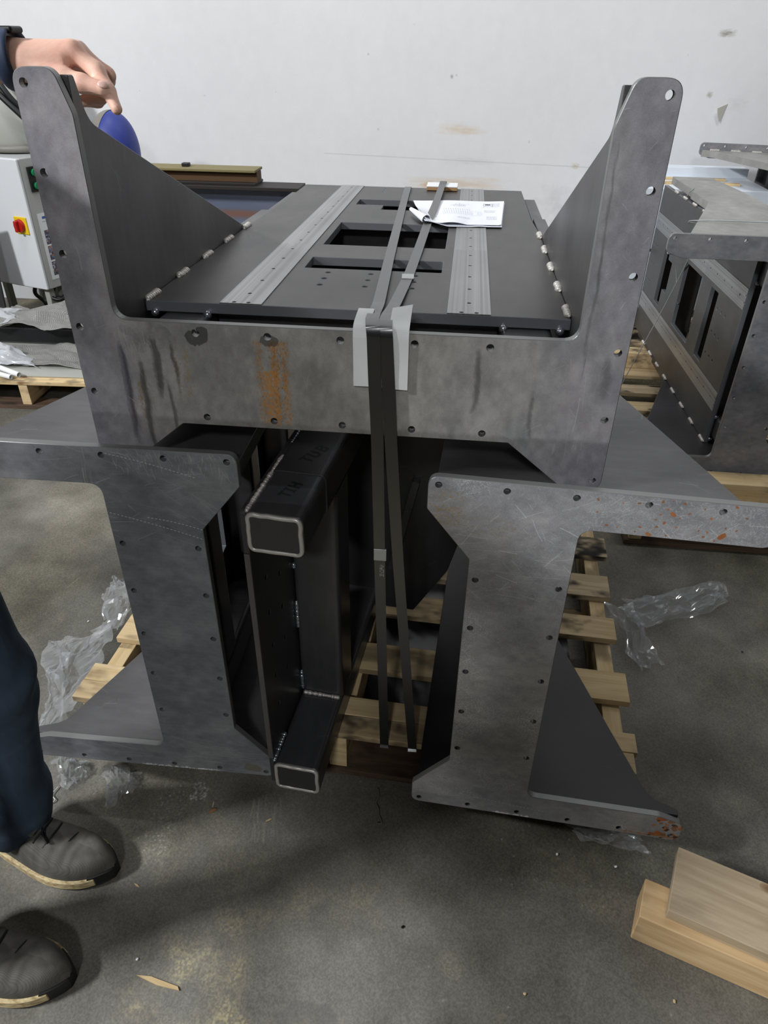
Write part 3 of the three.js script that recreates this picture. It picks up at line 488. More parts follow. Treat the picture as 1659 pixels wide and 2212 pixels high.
const p2 = pallet('wooden pallet under the steel frame at the far right', [1.25, 0, -1.2], 0.0, -0.4, 0.8,
  [[0, -0.1], [-0.2, -0.3], [-0.42, -0.52], [-0.64, -0.74], [-0.86, -0.96], [-1.06, -1.16], [-1.28, -1.38], [-1.5, -1.6], [-1.72, -1.82], [-1.95, -2.05]], -2.05, null, 0.15, [-0.36, 0.2, 0.76]);
const p3 = pallet('wooden pallet with bubble wrap at the far left', [-2.0, 0, -2.0], 0.06, -0.75, 0.62, [[0, -0.1], [-0.16, -0.26], [-0.34, -0.44], [-0.5, -0.6], [-0.7, -0.8]], -0.8, [M.wood[0], M.wood[2], M.wood[1], M.wood[0], M.wood[1]], 0.145, [-0.4, 0.07, 0.56]);
{ const b = box(1.5, 0.083, 0.09, 0, 0, 0, 0.003); const m = solo('timber_beam', b, M.wood[0], 'pale timber beam across the front of the far right pallet', 'timber'); m.position.set(1.6, 0.15 + 0.0425, -1.33); const m2 = solo('timber_beam', b, M.wood[1], 'timber beam across the back of the far right pallet', 'timber'); m2.position.set(1.35, 0.15 + 0.0425, -2.62); const b3 = box(0.7, 0.136, 0.09, 0, 0, 0, 0.003), m3 = solo('timber_beam', b3, M.wood[2], 'thick timber under the far frame by the back wall', 'timber'); m3.position.set(1.73, 0.15 + 0.068, -3.0); }

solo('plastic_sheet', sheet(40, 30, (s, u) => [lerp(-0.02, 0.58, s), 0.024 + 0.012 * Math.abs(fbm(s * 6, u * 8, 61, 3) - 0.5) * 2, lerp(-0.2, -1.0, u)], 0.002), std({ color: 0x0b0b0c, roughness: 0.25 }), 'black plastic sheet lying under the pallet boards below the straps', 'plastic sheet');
// two boards on the floor, lower right
{ const g = box(1.0, 0.088, 0.088, 0.5, 0, 0, 0.003), m = solo('timber_post', g, M.woodWarm, 'square knotty timber lying on the floor in the lower right corner', 'timber'); m.position.set(0.6395, 0.0445, 0.197); m.rotation.y = -0.335;
  const g2 = box(1.0, 0.03, 0.15, 0.5, 0, 0, 0.002), m2 = solo('wooden_plank', g2, M.woodGrey, 'weathered grey plank lying across the square timber, lower right corner', 'plank'); m2.position.set(0.703, 0.104, 0.165); m2.rotation.set(0, -0.36, 0); }

// ---------------------------------------------------------------- strapping, card, paper
const deckY = (z) => 1.119 + DV - 0.017 * (DF - z);
const sA = thing('strapping_band', 'left dark strapping band with silver clip below the crossbar and small white print', 'strap');
part('band', ribbon([[-0.0134, deckY(-1.48) - 0.12, -1.482], [-0.0134, deckY(-1.48) + 0.0015, -1.476], [0, deckY(-1.1) + 0.004, -1.1], [0.025, deckY(-0.5) + 0.006, -0.5], [0.042, 1.192, -0.15], [0.0465, 1.2075, -0.045], [0.0475, 1.2085, -0.014], [0.0505, 1.204, 0.0085], [0.0525, 1.19, 0.0128], [0.0545, 1.12, 0.0105], [0.059, 1.02, 0.0105], [0.0625, 0.73, -0.017], [0.0705, 0.148, -0.0815], [0.0708, 0.136, -0.0838], [0.071, 0.128, -0.078]], 0.0205, 0.0011, V3(1, 0, 0), 150), M.strap, sA);
part('clip', box(0.0235, 0.026, 0.0035, 0.0632, 0.764, -0.0128, 0.0008).translate(0, 0, 0), M.clip, sA, 'silver crimped clip');
{ const c = document.createElement('canvas'); c.width = 96; c.height = 256; const x = c.getContext('2d'); const q = rng(12); x.fillStyle = '#dcdcd4'; for (let r = 0; r < 3; r++) for (let j = 0; j < 22; j++) if (q() > 0.22) { x.globalAlpha = 0.5 + 0.5 * q(); x.fillRect(14 + r * 24, 8 + j * 11, 14 + q() * 4, 4 + q() * 6); }
  const t = new THREE.CanvasTexture(c); t.colorSpace = THREE.SRGBColorSpace; const pm = part('print', new THREE.PlaneGeometry(0.012, 0.034), std({ map: t, transparent: true, roughness: 0.6 }), sA, 'small blurred white print'); pm.position.set(0.0665, 0.722, -0.0169); pm.rotation.x = 0.1; }
const sB = thing('strapping_band', 'right dark strapping band running under a pale clip on the deck and over the paper', 'strap');
part('band', ribbon([[0.1, deckY(-1.49) - 0.12, -1.489], [0.1, deckY(-1.49) + 0.018, -1.486], [0.098, deckY(-1.4) + 0.017, -1.42], [0.092, deckY(-1.1) + 0.012, -1.1], [0.086, deckY(-0.9) + 0.0115, -0.88], [0.08, deckY(-0.55) + 0.005, -0.55], [0.0757, deckY(-0.353) + 0.003, -0.353], [0.0695, 1.191, -0.15], [0.0682, 1.206, -0.045], [0.068, 1.207, -0.014], [0.0695, 1.2025, 0.007], [0.0715, 1.188, 0.0114], [0.0755, 1.12, 0.0092], [0.081, 1.02, 0.0092], [0.098, 0.73, -0.019], [0.1385, 0.146, -0.0785], [0.1388, 0.134, -0.081], [0.139, 0.128, -0.075]], 0.0205, 0.0011, V3(1, 0, 0), 150), M.strap, sB);
{ const m = part('clip', box(0.0235, 0.003, 0.03, 0, 0, 0, 0.0008), M.clip, sB, 'pale crimped clip'); m.position.set(0.0757, deckY(-0.345) + 0.0045, -0.345); m.rotation.y = 0.06; }

// white card edge protector folded over the crossbar
{ const t = thing('edge_protector', 'white card edge protector folded over the crossbar under the straps', 'edge protector');
  const prof = (x, y0, yTop, zBack, yBack) => [[x, y0, 0.0036], [x, (y0 + yTop) / 2, 0.0034], [x, yTop - 0.012, 0.0044], [x, yTop, 0.001], [x, yTop + 0.004, -0.008], [x, (yTop + yBack) / 2 + 0.003, (zBack - 0.01) / 2], [x, yBack, zBack]];
  const L = (x, y0, yb, zb) => prof(x, y0, 1.198, zb, yb);
  const grid = (xa, xb, ya, yb, ba, bb, za, zb) => { const N = 24, ca = new THREE.CatmullRomCurve3(L(xa, ya, ba, za).map((p) => V3(...p)), false, 'catmullrom', 0.3), cb = new THREE.CatmullRomCurve3(L(xb, yb, bb, zb).map((p) => V3(...p)), false, 'catmullrom', 0.3); return (off) => { const pos = [], idx = []; for (let i = 0; i <= N; i++) { const a = ca.getPoint(i / N), b = cb.getPoint(i / N), ta = ca.getTangent(i / N), n = V3(0, -ta.z, ta.y).normalize(); for (const p of [a, b]) for (const o of off) { const q = p.clone().addScaledVector(n, o); pos.push(q.x, q.y, q.z); } if (i) { const e = i * 4, d = e - 4; for (const [m, k] of [[0, 1], [1, 3], [3, 2], [2, 0]]) idx.push(d + m, e + m, d + k, d + k, e + m, e + k); } } idx.push(0, 1, 2, 2, 1, 3); const z = N * 4; idx.push(z, z + 2, z + 1, z + 1, z + 2, z + 3); let g = new THREE.BufferGeometry(); g.setAttribute('position', new THREE.Float32BufferAttribute(pos, 3)); g.setIndex(idx); g = boxUV(g); g.computeVertexNormals(); return g; }; };
  const left = grid(0.0205, 0.0455, 1.107, 1.107, 1.206, 1.206, -0.06, -0.06), right = grid(0.075, 0.1055, 1.105, 1.104, 1.212, 1.215, -0.05, -0.062), mid = grid(0.0445, 0.077, 1.107, 1.105, 1.2, 1.2, -0.05, -0.05);
  const face = [], core = []; for (const f of [left, right]) { face.push(f([0.0022, 0.0034])); core.push(f([0.0, 0.0021])); } face.push(mid([0.0018, 0.0024])); core.push(mid([0, 0.0017]));
  part('outer_ply', merge(face), M.whiteCard, t); part('inner_ply', merge(core), M.brownCard, t, 'brown card core');
}
{ const t = thing('edge_protector', 'small white card pad under the strap at the back edge of the deck', 'edge protector');
  part('outer_ply', box(0.098, 0.003, 0.075, 0.098, deckY(-1.45) + 0.0135, -1.455, 0.001), M.whiteCard, t); part('inner_ply', box(0.097, 0.0095, 0.074, 0.098, deckY(-1.45) + 0.007, -1.455, 0.001), M.brownCard, t, 'brown card core'); }
// drawing sheets on the deck
{ const t = thing('paper_sheets', 'folded white drawing sheets with fine print lying on the deck under a strap', 'paper');
  const c = document.createElement('canvas'); c.width = 1024; c.height = 1024; const x = c.getContext('2d'); x.fillStyle = '#f3f5fb'; x.fillRect(0, 0, 1024, 1024);
  x.strokeStyle = '#7c8088'; x.fillStyle = '#5c6068'; x.lineWidth = 2.5; x.globalAlpha = 0.75; const q = rng(33);
  x.strokeRect(300, 520, 420, 130); x.strokeRect(330, 560, 330, 50); x.strokeRect(650, 470, 90, 200); for (let i = 0; i < 12; i++) { x.beginPath(); x.moveTo(320 + i * 28, 430); x.lineTo(320 + i * 28, 640); x.stroke(); x.fillRect(312 + i * 28, 410, 9, 16); }
  for (let i = 0; i < 9; i++) { x.strokeRect(380 + q() * 160, 120 + q() * 120, 40 + q() * 90, 20 + q() * 60); }
  const rows = (px, py, n, w) => { for (let i = 0; i < n; i++) { let u = px; while (u < px + w) { const l = 6 + q() * 20; x.fillRect(u, py + i * 22, l, 7); u += l + 8; } } };
  rows(790, 120, 7, 160); rows(800, 430, 5, 120); rows(830, 700, 6, 120); rows(460, 760, 3, 160); rows(110, 700, 4, 90); x.globalAlpha = 1; x.fillStyle = '#23262c'; x.fillRect(810, 150, 60, 44); x.strokeRect(790, 110, 100, 170); x.strokeRect(900, 110, 70, 170);
  const tx = new THREE.CanvasTexture(c); tx.colorSpace = THREE.SRGBColorSpace; tx.anisotropy = 8;
  const A = [0.024, -1.185], B = [0.287, -1.215], Cc = [0.268, -0.865], D = [0.075, -0.845];
  const at = (s, u) => [lerp(lerp(A[0], B[0], s), lerp(D[0], Cc[0], s), u), lerp(lerp(A[1], B[1], s), lerp(D[1], Cc[1], s), u)];
  const f = (dy, curl) => (s, u) => { const [px, pz] = at(s, u), w = 0.003 * Math.sin(s * 9 + dy * 900) * (0.3 + u) + 0.004 * Math.pow(u, 4) * Math.sin(s * 5 + 1), e = curl * Math.pow(clamp((0.24 - s) / 0.24), 1.6) * sstep(0.2, 0.75, u); return [px + e * 0.25, deckY(pz) + 0.0035 + dy + Math.max(-0.001, w) + e, pz - e * 0.2]; };
  const pm = std({ map: tx, roughness: 0.85 });
  part('top_sheet', sheet(30, 24, f(0.0045, 0.012), 0.0006), pm, t); part('under_sheet', sheet(24, 20, (s, u) => { const p = f(0.0015, 0.004)(s, u); return [p[0] + 0.002, p[1], p[2] + 0.008 * u]; }, 0.0006), std({ color: 0xe8ecf2, roughness: 0.85 }), t);
  part('rolled_corner', new THREE.CylinderGeometry(0.0115, 0.005, 0.14, 16, 1, true, 0, 5.2).rotateX(Math.PI / 2).rotateY(0.36).translate(0.056, deckY(-0.935) + 0.0135, -0.935), std({ color: 0xeef1f6, roughness: 0.85, side: THREE.DoubleSide }), t);
}

// ---------------------------------------------------------------- behind the stack, left
// stacked rolled beams
function iBeam(name, label, x0, x1, yTop, h, w, z, web, flange, mat, matTop) {
  const t = thing(name, label, 'steel beam', [0, 0, 0]); const tf_ = flange, L = x1 - x0, cx = (x0 + x1) / 2;
  part('top_flange', box(L, tf_, w, cx, yTop - tf_ / 2, z, 0.002), matTop || mat, t); part('web', box(L, h - 2 * tf_, web, cx, yTop - h / 2, z, 0), mat, t); part('bottom_flange', box(L, tf_, w, cx, yTop - h + tf_ / 2, z, 0.002), mat === M.beamRust ? M.beamDark : matTop || mat, t); return t;
}
iBeam('steel_beam', 'blue grey rolled steel beam behind the deck, under a rusty olive one', -1.38, -0.505, 1.05, 0.3, 0.14, -2.12, 0.012, 0.014, M.beamBlue, M.beamDark);
{ const t = iBeam('steel_beam', 'rusty steel channel with olive top lying on the blue grey beam', -1.35, -0.69, 1.108, 0.058, 0.12, -2.14, 0.07, 0.01, M.beamRust, M.beamOlive); part('lug', box(0.03, 0.014, 0.03, -1.0, 1.115, -2.14, 0.003), M.black, t); }
for (const x of [-1.25, -0.9]) { const m = solo('timber_block', box(0.12, 0.748, 0.12, 0, 0, 0, 0.004), M.wood[1], x < -1.1 ? 'timber prop under the left end of the stacked beams' : 'timber prop under the right end of the stacked beams', 'timber'); m.position.set(x, 0.375, -2.12); }

// switch cabinet
{ const t = thing('switch_cabinet', 'white switch cabinet with a red and yellow rotary switch, far left', 'cabinet', [-2.275, 0, -3.0], -0.32);
  const w = 0.66, h = 0.71, d = 0.18, y0 = 0.285;
  part('body', box(w, h, d, -w / 2, y0 + h / 2, -d / 2 - 0.02, 0.006), M.cabinetSide, t);
  const dr = part('door', box(w, h, 0.02, -w / 2, y0 + h / 2, -0.008, 0.008), M.cabinet, t);
  part('switch_plate', box(0.094, 0.094, 0.008, -0.075, y0 + 0.362, 0.006, 0.006), M.yellow, dr); part('switch_knob', cyl(0.033, 0.036, 0.02, 0, 0, 0).rotateX(Math.PI / 2).translate(-0.079, y0 + 0.362, 0.02), M.red, dr); part('switch_handle', box(0.02, 0.062, 0.022, -0.079, y0 + 0.362, 0.039, 0.006), M.red, dr);
  const bx = part('button_box', box(0.012, 0.13, 0.07, 0.006, y0 + 0.6, -0.09, 0.003), M.black, t); for (const k of [0, 1]) part('button', cyl(0.02, 0.02, 0.016, 0, 0, 0, 16).rotateZ(Math.PI / 2).translate(0.018, y0 + 0.634 - k * 0.068, -0.092), M.green, bx, 'green push button');
  const cv = document.createElement('canvas'); cv.width = 128; cv.height = 384; const x = cv.getContext('2d'); x.fillStyle = '#eef0f2'; x.fillRect(0, 0, 128, 384); x.fillStyle = '#3a62a8'; x.fillRect(30, 18, 66, 14); x.fillStyle = '#c4c8d0'; x.fillRect(24, 44, 80, 6); const q = rng(5); for (let k = 0; k < 3; k++) { x.fillStyle = '#5a5868'; x.fillRect(22, 96 + k * 92, 84, 82); for (let i = 0; i < 50; i++) { x.fillStyle = ['#8a8490', '#b5785a', '#403c4c', '#c9c4cc', '#7088a8'][Math.floor(q() * 5)]; x.fillRect(22 + q() * 72, 96 + k * 92 + q() * 70, 6 + q() * 10, 4 + q() * 10); } }
  const tx = new THREE.CanvasTexture(cv); tx.colorSpace = THREE.SRGBColorSpace; part('instruction_sheet', box(0.002, 0.37, 0.125, 0.001, y0 + 0.235, -0.115), std({ map: tx, roughness: 0.5 }), t).geometry.attributes.uv.needsUpdate = true;
  { const m = t.children.find((o) => o.name === 'instruction_sheet'), p = m.geometry.attributes.position, uv = m.geometry.attributes.uv; for (let i = 0; i < p.count; i++) uv.setXY(i, (-0.115 + 0.0625 - p.getZ(i)) / 0.125, (p.getY(i) - (y0 + 0.05)) / 0.37); }
  for (const [px, pz] of [[-0.06, -0.06], [-0.06, -0.16], [-0.54, -0.06], [-0.54, -0.16]]) part('leg', box(0.04, y0, 0.04, px, y0 / 2, pz, 0.003), M.greyPaint, t);
  part('cable', tube([[-0.12, y0, -0.12], [-0.13, 0.24, -0.1], [-0.1, 0.19, -0.06], [-0.02, 0.21, -0.1], [-0.05, 0.14, -0.16], [-0.06, 0.02, -0.2]], 0.014), M.black, t); part('cable', tube([[-0.2, y0, -0.1], [-0.21, 0.22, -0.08], [-0.19, 0.15, -0.12], [-0.2, 0.02, -0.16]], 0.012), M.black, t); part('cable', tube([[-0.05, y0, -0.1], [-0.05, 0.225, -0.06], [0.0, 0.21, -0.08], [-0.02, 0.24, -0.16], [-0.03, y0, -0.2]], 0.012), M.black, t);
}
// grey machine head above and behind the cabinet
{ const t = thing('grey_machine', 'pale grey rounded machine head with black cables at the left edge', 'machine', [-2.44, 0, -3.43]);
  part('column', cyl(0.12, 0.14, 1.03, 0, 0.515, 0), M.greyPaint, t);
  const prof = [[0.02, 0.36], [0.1, 0.355], [0.17, 0.32], [0.215, 0.24], [0.235, 0.12], [0.24, 0.0], [0.2, 0.0]].map(([a, b]) => V2(a, b));
  part('cowl', new THREE.LatheGeometry(prof.reverse(), 40).scale(1.02, 1.08, 1.02).translate(0, 1.03, 0), M.greyPaint, t);
  part('rim_tube', new THREE.TorusGeometry(0.25, 0.02, 12, 48).rotateX(Math.PI / 2).translate(0, 1.02, 0), M.greyWarm, t);
  for (const a of [0.7, 1.15, 1.6, 2.1]) part('rib', tube([[Math.sin(a) * 0.1, 1.436, Math.cos(a) * 0.1], [Math.sin(a) * 0.178, 1.4, Math.cos(a) * 0.178], [Math.sin(a) * 0.224, 1.31, Math.cos(a) * 0.224], [Math.sin(a) * 0.243, 1.18, Math.cos(a) * 0.243]], 0.006, 20, 6), M.greyWarm, t);
  part('cable', tube([[-0.06, 1.4, 0.2], [0.06, 1.3, 0.27], [0.2, 1.16, 0.27], [0.3, 1.02, 0.22], [0.33, 0.9, 0.1]], 0.018), M.black, t); part('cable', tube([[-0.02, 1.45, 0.1], [0.06, 1.38, 0.25], [0.14, 1.26, 0.27], [0.24, 1.14, 0.2], [0.29, 1.0, 0.14]], 0.016), M.black, t); part('cable', tube([[0.05, 1.5, 0.08], [0.13, 1.42, 0.2], [0.19, 1.32, 0.2], [0.26, 1.22, 0.14]], 0.013), M.black, t);
}
// blue and grey rounded cover on a stand, behind the left upright
{ const t = thing('machine_cover', 'blue and grey rounded cover rising behind the sloping left side plate', 'machine', [-1.885, 0, -3.12]);
  const prof = []; for (let i = 0; i <= 16; i++) { const a = i / 16 * Math.PI / 2; prof.push(V2(Math.max(0.0005, 0.19 * Math.cos(a)), 0.3 + 0.28 * Math.sin(a))); }
  const g = new THREE.LatheGeometry([V2(0.19, 0), ...prof], 40).scale(0.74, 0.8, 0.74).translate(0, 0.775, 0); 
  part('stand', cyl(0.1, 0.13, 0.76, 0.07, 0.38, 0), M.greyWarm, t);
  const c = part('shell', g.rotateZ(-0.12), M.blue, t); part('grey_flank', new THREE.LatheGeometry([V2(0.192, 0), ...prof.map((p) => V2(p.x * 1.012, p.y + 0.003))], 20, 3.6, 2.4).scale(0.74, 0.8, 0.74).translate(0, 0.775, 0).rotateZ(-0.12), M.greyWarm, t, 'grey flank of the cover');
}
// dark plate leaning at the left edge
{ const g = box(0.5, 0.68, 0.014, 0, 0.34, 0, 0.002), m = solo('steel_plate', g, M.steelDark, 'dark steel plate standing upright at the left edge behind the pallet', 'steel plate'); m.position.set(-2.76, 0, -2.88); m.rotation.set(-0.12, 0.0, 0); m.position.y = 0.002; }
{ const m = solo('beige_panel', box(0.32, 0.46, 0.012, 0, 0.23, 0, 0.002), M.cardboard, 'beige sheet leaning below the cabinet, far left', 'sheet'); m.position.set(-1.93, 0.003, -2.84); m.rotation.set(-0.22, -0.25, 0); }
// things on the left pallet
const PL = 0.146;
{ const m = solo('sheet_metal', box(0.95, 0.006, 0.52, 0, 0, 0, 0.001), M.greyPaint, 'flat grey metal sheet lying on the far left pallet', 'sheet metal'); m.position.set(-1.98, PL + 0.003, -2.32); m.rotation.y = 0.06;
  const ch = thing('steel_channel', 'long steel channel with a web black for shade between two bubble wrap sheets, far left', 'steel channel', [-2.05, PL + 0.006, -2.52], 0.03); part('web', box(1.05, 0.085, 0.008, 0, 0.0435, 0.03), M.black, ch); part('flange', box(1.05, 0.008, 0.16, 0, 0.0835, -0.045), M.steelDark, ch); part('flange', box(1.05, 0.008, 0.16, 0, 0.0045, -0.045), M.steelDark, ch);  // black web stands in for the shadow gap under a plate
}
const crumple = (x0, z0, x1, z1, y, amp, seed, fold = 0) => (s, u) => { const e = 0.06 * (fbm(s * 5, u * 5 + 9, seed, 3) - 0.5), e2 = 0.06 * (fbm(s * 5 + 20, u * 5, seed, 3) - 0.5), n = Math.abs(fbm(s * 3.2, u * 3.2, seed + 1, 3) - 0.5) * 2 + 0.35 * Math.abs(fbm(s * 9, u * 9, seed + 2, 3) - 0.5); return [lerp(x0, x1, s) + e, y + amp * n + fold * Math.exp(-Math.pow((s - 0.32 - 0.2 * u) / 0.14, 2)) * (0.4 + u * 0.6), lerp(z0, z1, u) + e2]; };
solo('bubble_wrap', sheet(60, 40, crumple(-2.36, -2.44, -1.68, -2.78, PL + 0.096, 0.05, 71, 0.07), 0.003), M.bubble, 'crumpled bubble wrap sheet on top of the black channel, far left', 'bubble wrap');
solo('bubble_wrap', sheet(60, 30, crumple(-2.2, -2.17, -1.6, -2.42, PL + 0.009, 0.035, 75, 0.02), 0.003), M.bubble, 'lower bubble wrap sheet lying on the grey metal sheet, far left', 'bubble wrap');
// ---------------------------------------------------------------- behind the stack, right
{ const t = thing('panel_stack', 'stack of pale white panels with thin wooden spacers by the back wall', 'panel stack', [1.32, 0.322, -3.3]);
  for (let i = 0; i < 2; i++) { part('panel', box(0.8, 0.3, 0.5, 0, 0.15 + i * 0.318, 0, 0.004), M.whitePanel, t); if (i < 1) for (const k of [-0.3, 0, 0.3]) part('spacer', box(0.09, 0.018, 0.5, k, 0.309 + i * 0.318, 0, 0.001), M.wood[0], t); }
  part('top_spacer', box(0.66, 0.012, 0.03, -0.05, 0.624, 0.1, 0.001), M.wood[0], t); part('top_spacer', box(0.6, 0.012, 0.03, -0.05, 0.624, -0.05, 0.001), M.wood[0], t); part('top_panel', box(0.78, 0.05, 0.1, 0, 0.643, -0.19, 0.002), M.whitePanel, t);
}
{ const m = solo('timber_block', box(0.12, 0.321, 0.4, 0, 0, 0, 0.003), M.wood[1], 'timber block under the left side of the white panel stack', 'timber'); m.position.set(1.02, 0.161, -3.45); }
// thin wires round the far right frame
{ const w = 0.0022;
  solo('tie_wire', tube([[1.63, 1.034, -1.76], [1.4, 1.033, -1.77], [1.1, 1.033, -1.78], [1.0, 1.028, -1.79], [0.985, 1.02, -1.8], [1.1, 0.98, -1.95], [1.157, 0.9, -2.19], [1.12, 0.6, -2.3], [0.988, 0.155, -2.3]], w, 80, 6), M.clip, 'thin wire tied over the far right frame down to its pallet', 'wire');
  solo('tie_wire', tube([[1.17, 1.03, -2.48], [1.155, 1.0, -2.5], [1.15, 0.86, -2.6], [1.15, 0.75, -2.45], [1.15, 0.66, -2.34]], w, 60, 6), M.clip, 'thin wire hooked over the back corner of the far right frame', 'wire'); 
  solo('steel_rod', tube([[1.158, 0.59, -2.27], [1.17, 0.42, -2.5], [1.19, 0.29, -2.85]], 0.004, 10, 8), M.clip, 'thin bright rod leaning inside the far right frame', 'rod'); }
// paint flake on the wall
{ const s = new THREE.Shape(); s.moveTo(0.05, 0.07); s.lineTo(-0.045, 0.035); s.quadraticCurveTo(-0.03, -0.02, 0.005, -0.075); s.quadraticCurveTo(0.02, -0.01, 0.05, 0.07); const m = solo('paint_flake', boxUV(extrude(s, 0.003, 0.0005).scale(0.62, 0.62, 1)), std({ color: 0xc4c2b6, roughness: 0.9 }), 'small curled paint flake hanging off the white back wall', 'paint flake'); m.position.set(1.56, 1.24, -3.69); m.rotation.y = 0.35; }

// ---------------------------------------------------------------- the man at the left edge
{ const t = thing('person', 'person in dark jeans and black knit shoes reaching over the stack from the left', 'person', [0, 0, 0]);
  const hand = [
    [-0.55, 1.527, -0.121, -0.5, 1.531, -0.128, 0.03, 0.027],
    [-0.5, 1.531, -0.128, -0.406, 1.5405, -0.135, 0.024, 0.0155], [-0.5, 1.531, -0.131, -0.408, 1.54, -0.156, 0.023, 0.0145], [-0.5, 1.529, -0.135, -0.416, 1.534, -0.175, 0.022, 0.013], [-0.5, 1.526, -0.139, -0.426, 1.525, -0.192, 0.021, 0.012],
    [-0.406, 1.5405, -0.135, -0.371, 1.518, -0.129, 0.013, 0.011], [-0.371, 1.518, -0.129, -0.352, 1.494, -0.113, 0.0108, 0.0095], [-0.352, 1.494, -0.113, -0.338, 1.472, -0.1, 0.0094, 0.0078],
    [-0.408, 1.54, -0.156, -0.371, 1.511, -0.16, 0.013, 0.011], [-0.371, 1.511, -0.16, -0.382, 1.484, -0.146, 0.0108, 0.0095], [-0.382, 1.484, -0.146, -0.404, 1.479, -0.135, 0.0094, 0.008],
    [-0.416, 1.534, -0.175, -0.382, 1.504, -0.181, 0.0122, 0.0105], [-0.382, 1.504, -0.181, -0.396, 1.478, -0.165, 0.0102, 0.009], [-0.396, 1.478, -0.165, -0.416, 1.477, -0.153, 0.009, 0.0078],
    [-0.426, 1.525, -0.192, -0.397, 1.498, -0.198, 0.011, 0.0092], [-0.397, 1.498, -0.198, -0.407, 1.479, -0.184, 0.009, 0.008], [-0.407, 1.479, -0.184, -0.425, 1.477, -0.172, 0.008, 0.007],
    [-0.488, 1.524, -0.115, -0.414, 1.509, -0.109, 0.02, 0.0145], [-0.414, 1.509, -0.109, -0.385, 1.503, -0.104, 0.0135, 0.012], [-0.385, 1.503, -0.104, -0.354, 1.4965, -0.1, 0.0118, 0.0092],
    [-0.47, 1.53, -0.118, -0.42, 1.53, -0.126, 0.02, 0.015],
  ];
  const handGeo = blend(hand, 0.0032, 0.0028);
  const bodyBones = [
    [-0.51, 1.5305, -0.127, -0.58, 1.525, -0.118, 0.0285, 0.033], [-0.58, 1.525, -0.118, -0.79, 1.455, -0.05, 0.033, 0.046], [-0.79, 1.455, -0.05, -0.61, 1.43, 0.11, 0.05, 0.06],
    [-0.61, 1.43, 0.1, -0.65, 1.43, 0.44, 0.075, 0.075], [-0.62, 1.4, 0.27, -0.57, 1.53, 0.24, 0.075, 0.055], [-0.545, 1.62, 0.22, -0.525, 1.69, 0.21, 0.072, 0.088], [-0.49, 1.59, 0.2, -0.51, 1.63, 0.21, 0.05, 0.06],
    [-0.437, 1.635, 0.19, -0.452, 1.66, 0.195, 0.014, 0.01], [-0.545, 1.64, 0.125, -0.545, 1.66, 0.123, 0.016, 0.018], [-0.545, 1.64, 0.305, -0.545, 1.66, 0.307, 0.016, 0.018],
    [-0.65, 1.42, 0.44, -0.72, 1.13, 0.54, 0.055, 0.043], [-0.72, 1.13, 0.54, -0.66, 0.9, 0.55, 0.042, 0.028], [-0.66, 0.9, 0.55, -0.65, 0.82, 0.545, 0.03, 0.024],
    [-0.63, 1.38, 0.27, -0.75, 0.95, 0.3, 0.13, 0.125], [-0.74, 0.92, 0.2, -0.645, 0.52, 0.18, 0.08, 0.052], [-0.645, 0.52, 0.18, -0.71, 0.1, 0.185, 0.05, 0.034], [-0.76, 0.92, 0.4, -0.7, 0.52, 0.42, 0.08, 0.052], [-0.7, 0.52, 0.42, -0.735, 0.1, 0.435, 0.05, 0.034],
    [-0.71, 0.08, 0.19, -0.62, 0.05, 0.205, 0.034, 0.026], [-0.735, 0.08, 0.437, -0.63, 0.05, 0.445, 0.034, 0.026],
  ];
  const bodyGeo = blend(bodyBones, 0.0135, 0.012);
  part('body', merge([bodyGeo, handGeo].map((g) => g.toNonIndexed())), M.skin, t);
  for (const [p, s] of [[V3(-0.3505, 1.5025, -0.0955), 1]]) { const g = new THREE.SphereGeometry(0.0068, 12, 8); g.scale(1.1, 0.45, 0.9); const m = part('thumbnail', g, M.nail, t); m.position.copy(p); m.rotation.set(0.8, 0, -0.35); }
  // jeans
  const wr = (x, y, z, d) => d - 0.004 * Math.sin(y * 46 + x * 30 + 3 * fbm(x * 9, y * 9, 3, 2)) * sstep(0.35, 0.1, y) - 0.003 * Math.sin(y * 60 + z * 40) * sstep(0.12, 0.0, Math.abs(y - 0.52)) - 0.003 * (fbm(x * 22 + z * 22, y * 12, 8, 3) - 0.5);
  const jeans = blend([
    [-0.76, 1.0, 0.3, -0.75, 0.9, 0.3, 0.15, 0.155], [-0.69, 0.9, 0.2, -0.66, 0.55, 0.175, 0.1, 0.076], [-0.66, 0.55, 0.175, -0.672, 0.48, 0.172, 0.075, 0.07], [-0.672, 0.48, 0.172, -0.726, 0.2, 0.175, 0.072, 0.075], [-0.726, 0.2, 0.175, -0.728, 0.12, 0.18, 0.076, 0.08],
    [-0.8, 0.9, 0.4, -0.72, 0.52, 0.42, 0.105, 0.078], [-0.72, 0.52, 0.42, -0.715, 0.12, 0.43, 0.074, 0.08]], 0.012, 0.012, (x, y, z, d) => Math.max(wr(x, y, z, d), 0.075 - y, y - 1.04));
  part('jeans', jeans, M.denim, t);
  const shirt = blend([[-0.755, 1.0, 0.3, -0.64, 1.34, 0.27, 0.155, 0.15], [-0.615, 1.43, 0.11, -0.65, 1.43, 0.43, 0.09, 0.09], [-0.615, 1.43, 0.11, -0.76, 1.45, -0.02, 0.085, 0.07], [-0.65, 1.42, 0.44, -0.7, 1.2, 0.52, 0.085, 0.07]], 0.015, 0.015, (x, y, z, d) => Math.max(d, 0.98 - y));
  part('shirt', shirt, M.shirt, t);
  part('hair', new THREE.SphereGeometry(0.1, 24, 16, 0, 6.29, 0, 1.7).scale(1.02, 1.02, 0.98).rotateZ(0.35).translate(-0.537, 1.695, 0.212), M.hair, t);
  // watch
  const ring = new THREE.TorusGeometry(0.0355, 0.0035, 10, 40).scale(1.0, 1.06, 3.8).rotateY(Math.PI / 2).rotateZ(0.1); ring.translate(-0.494, 1.53, -0.127); 
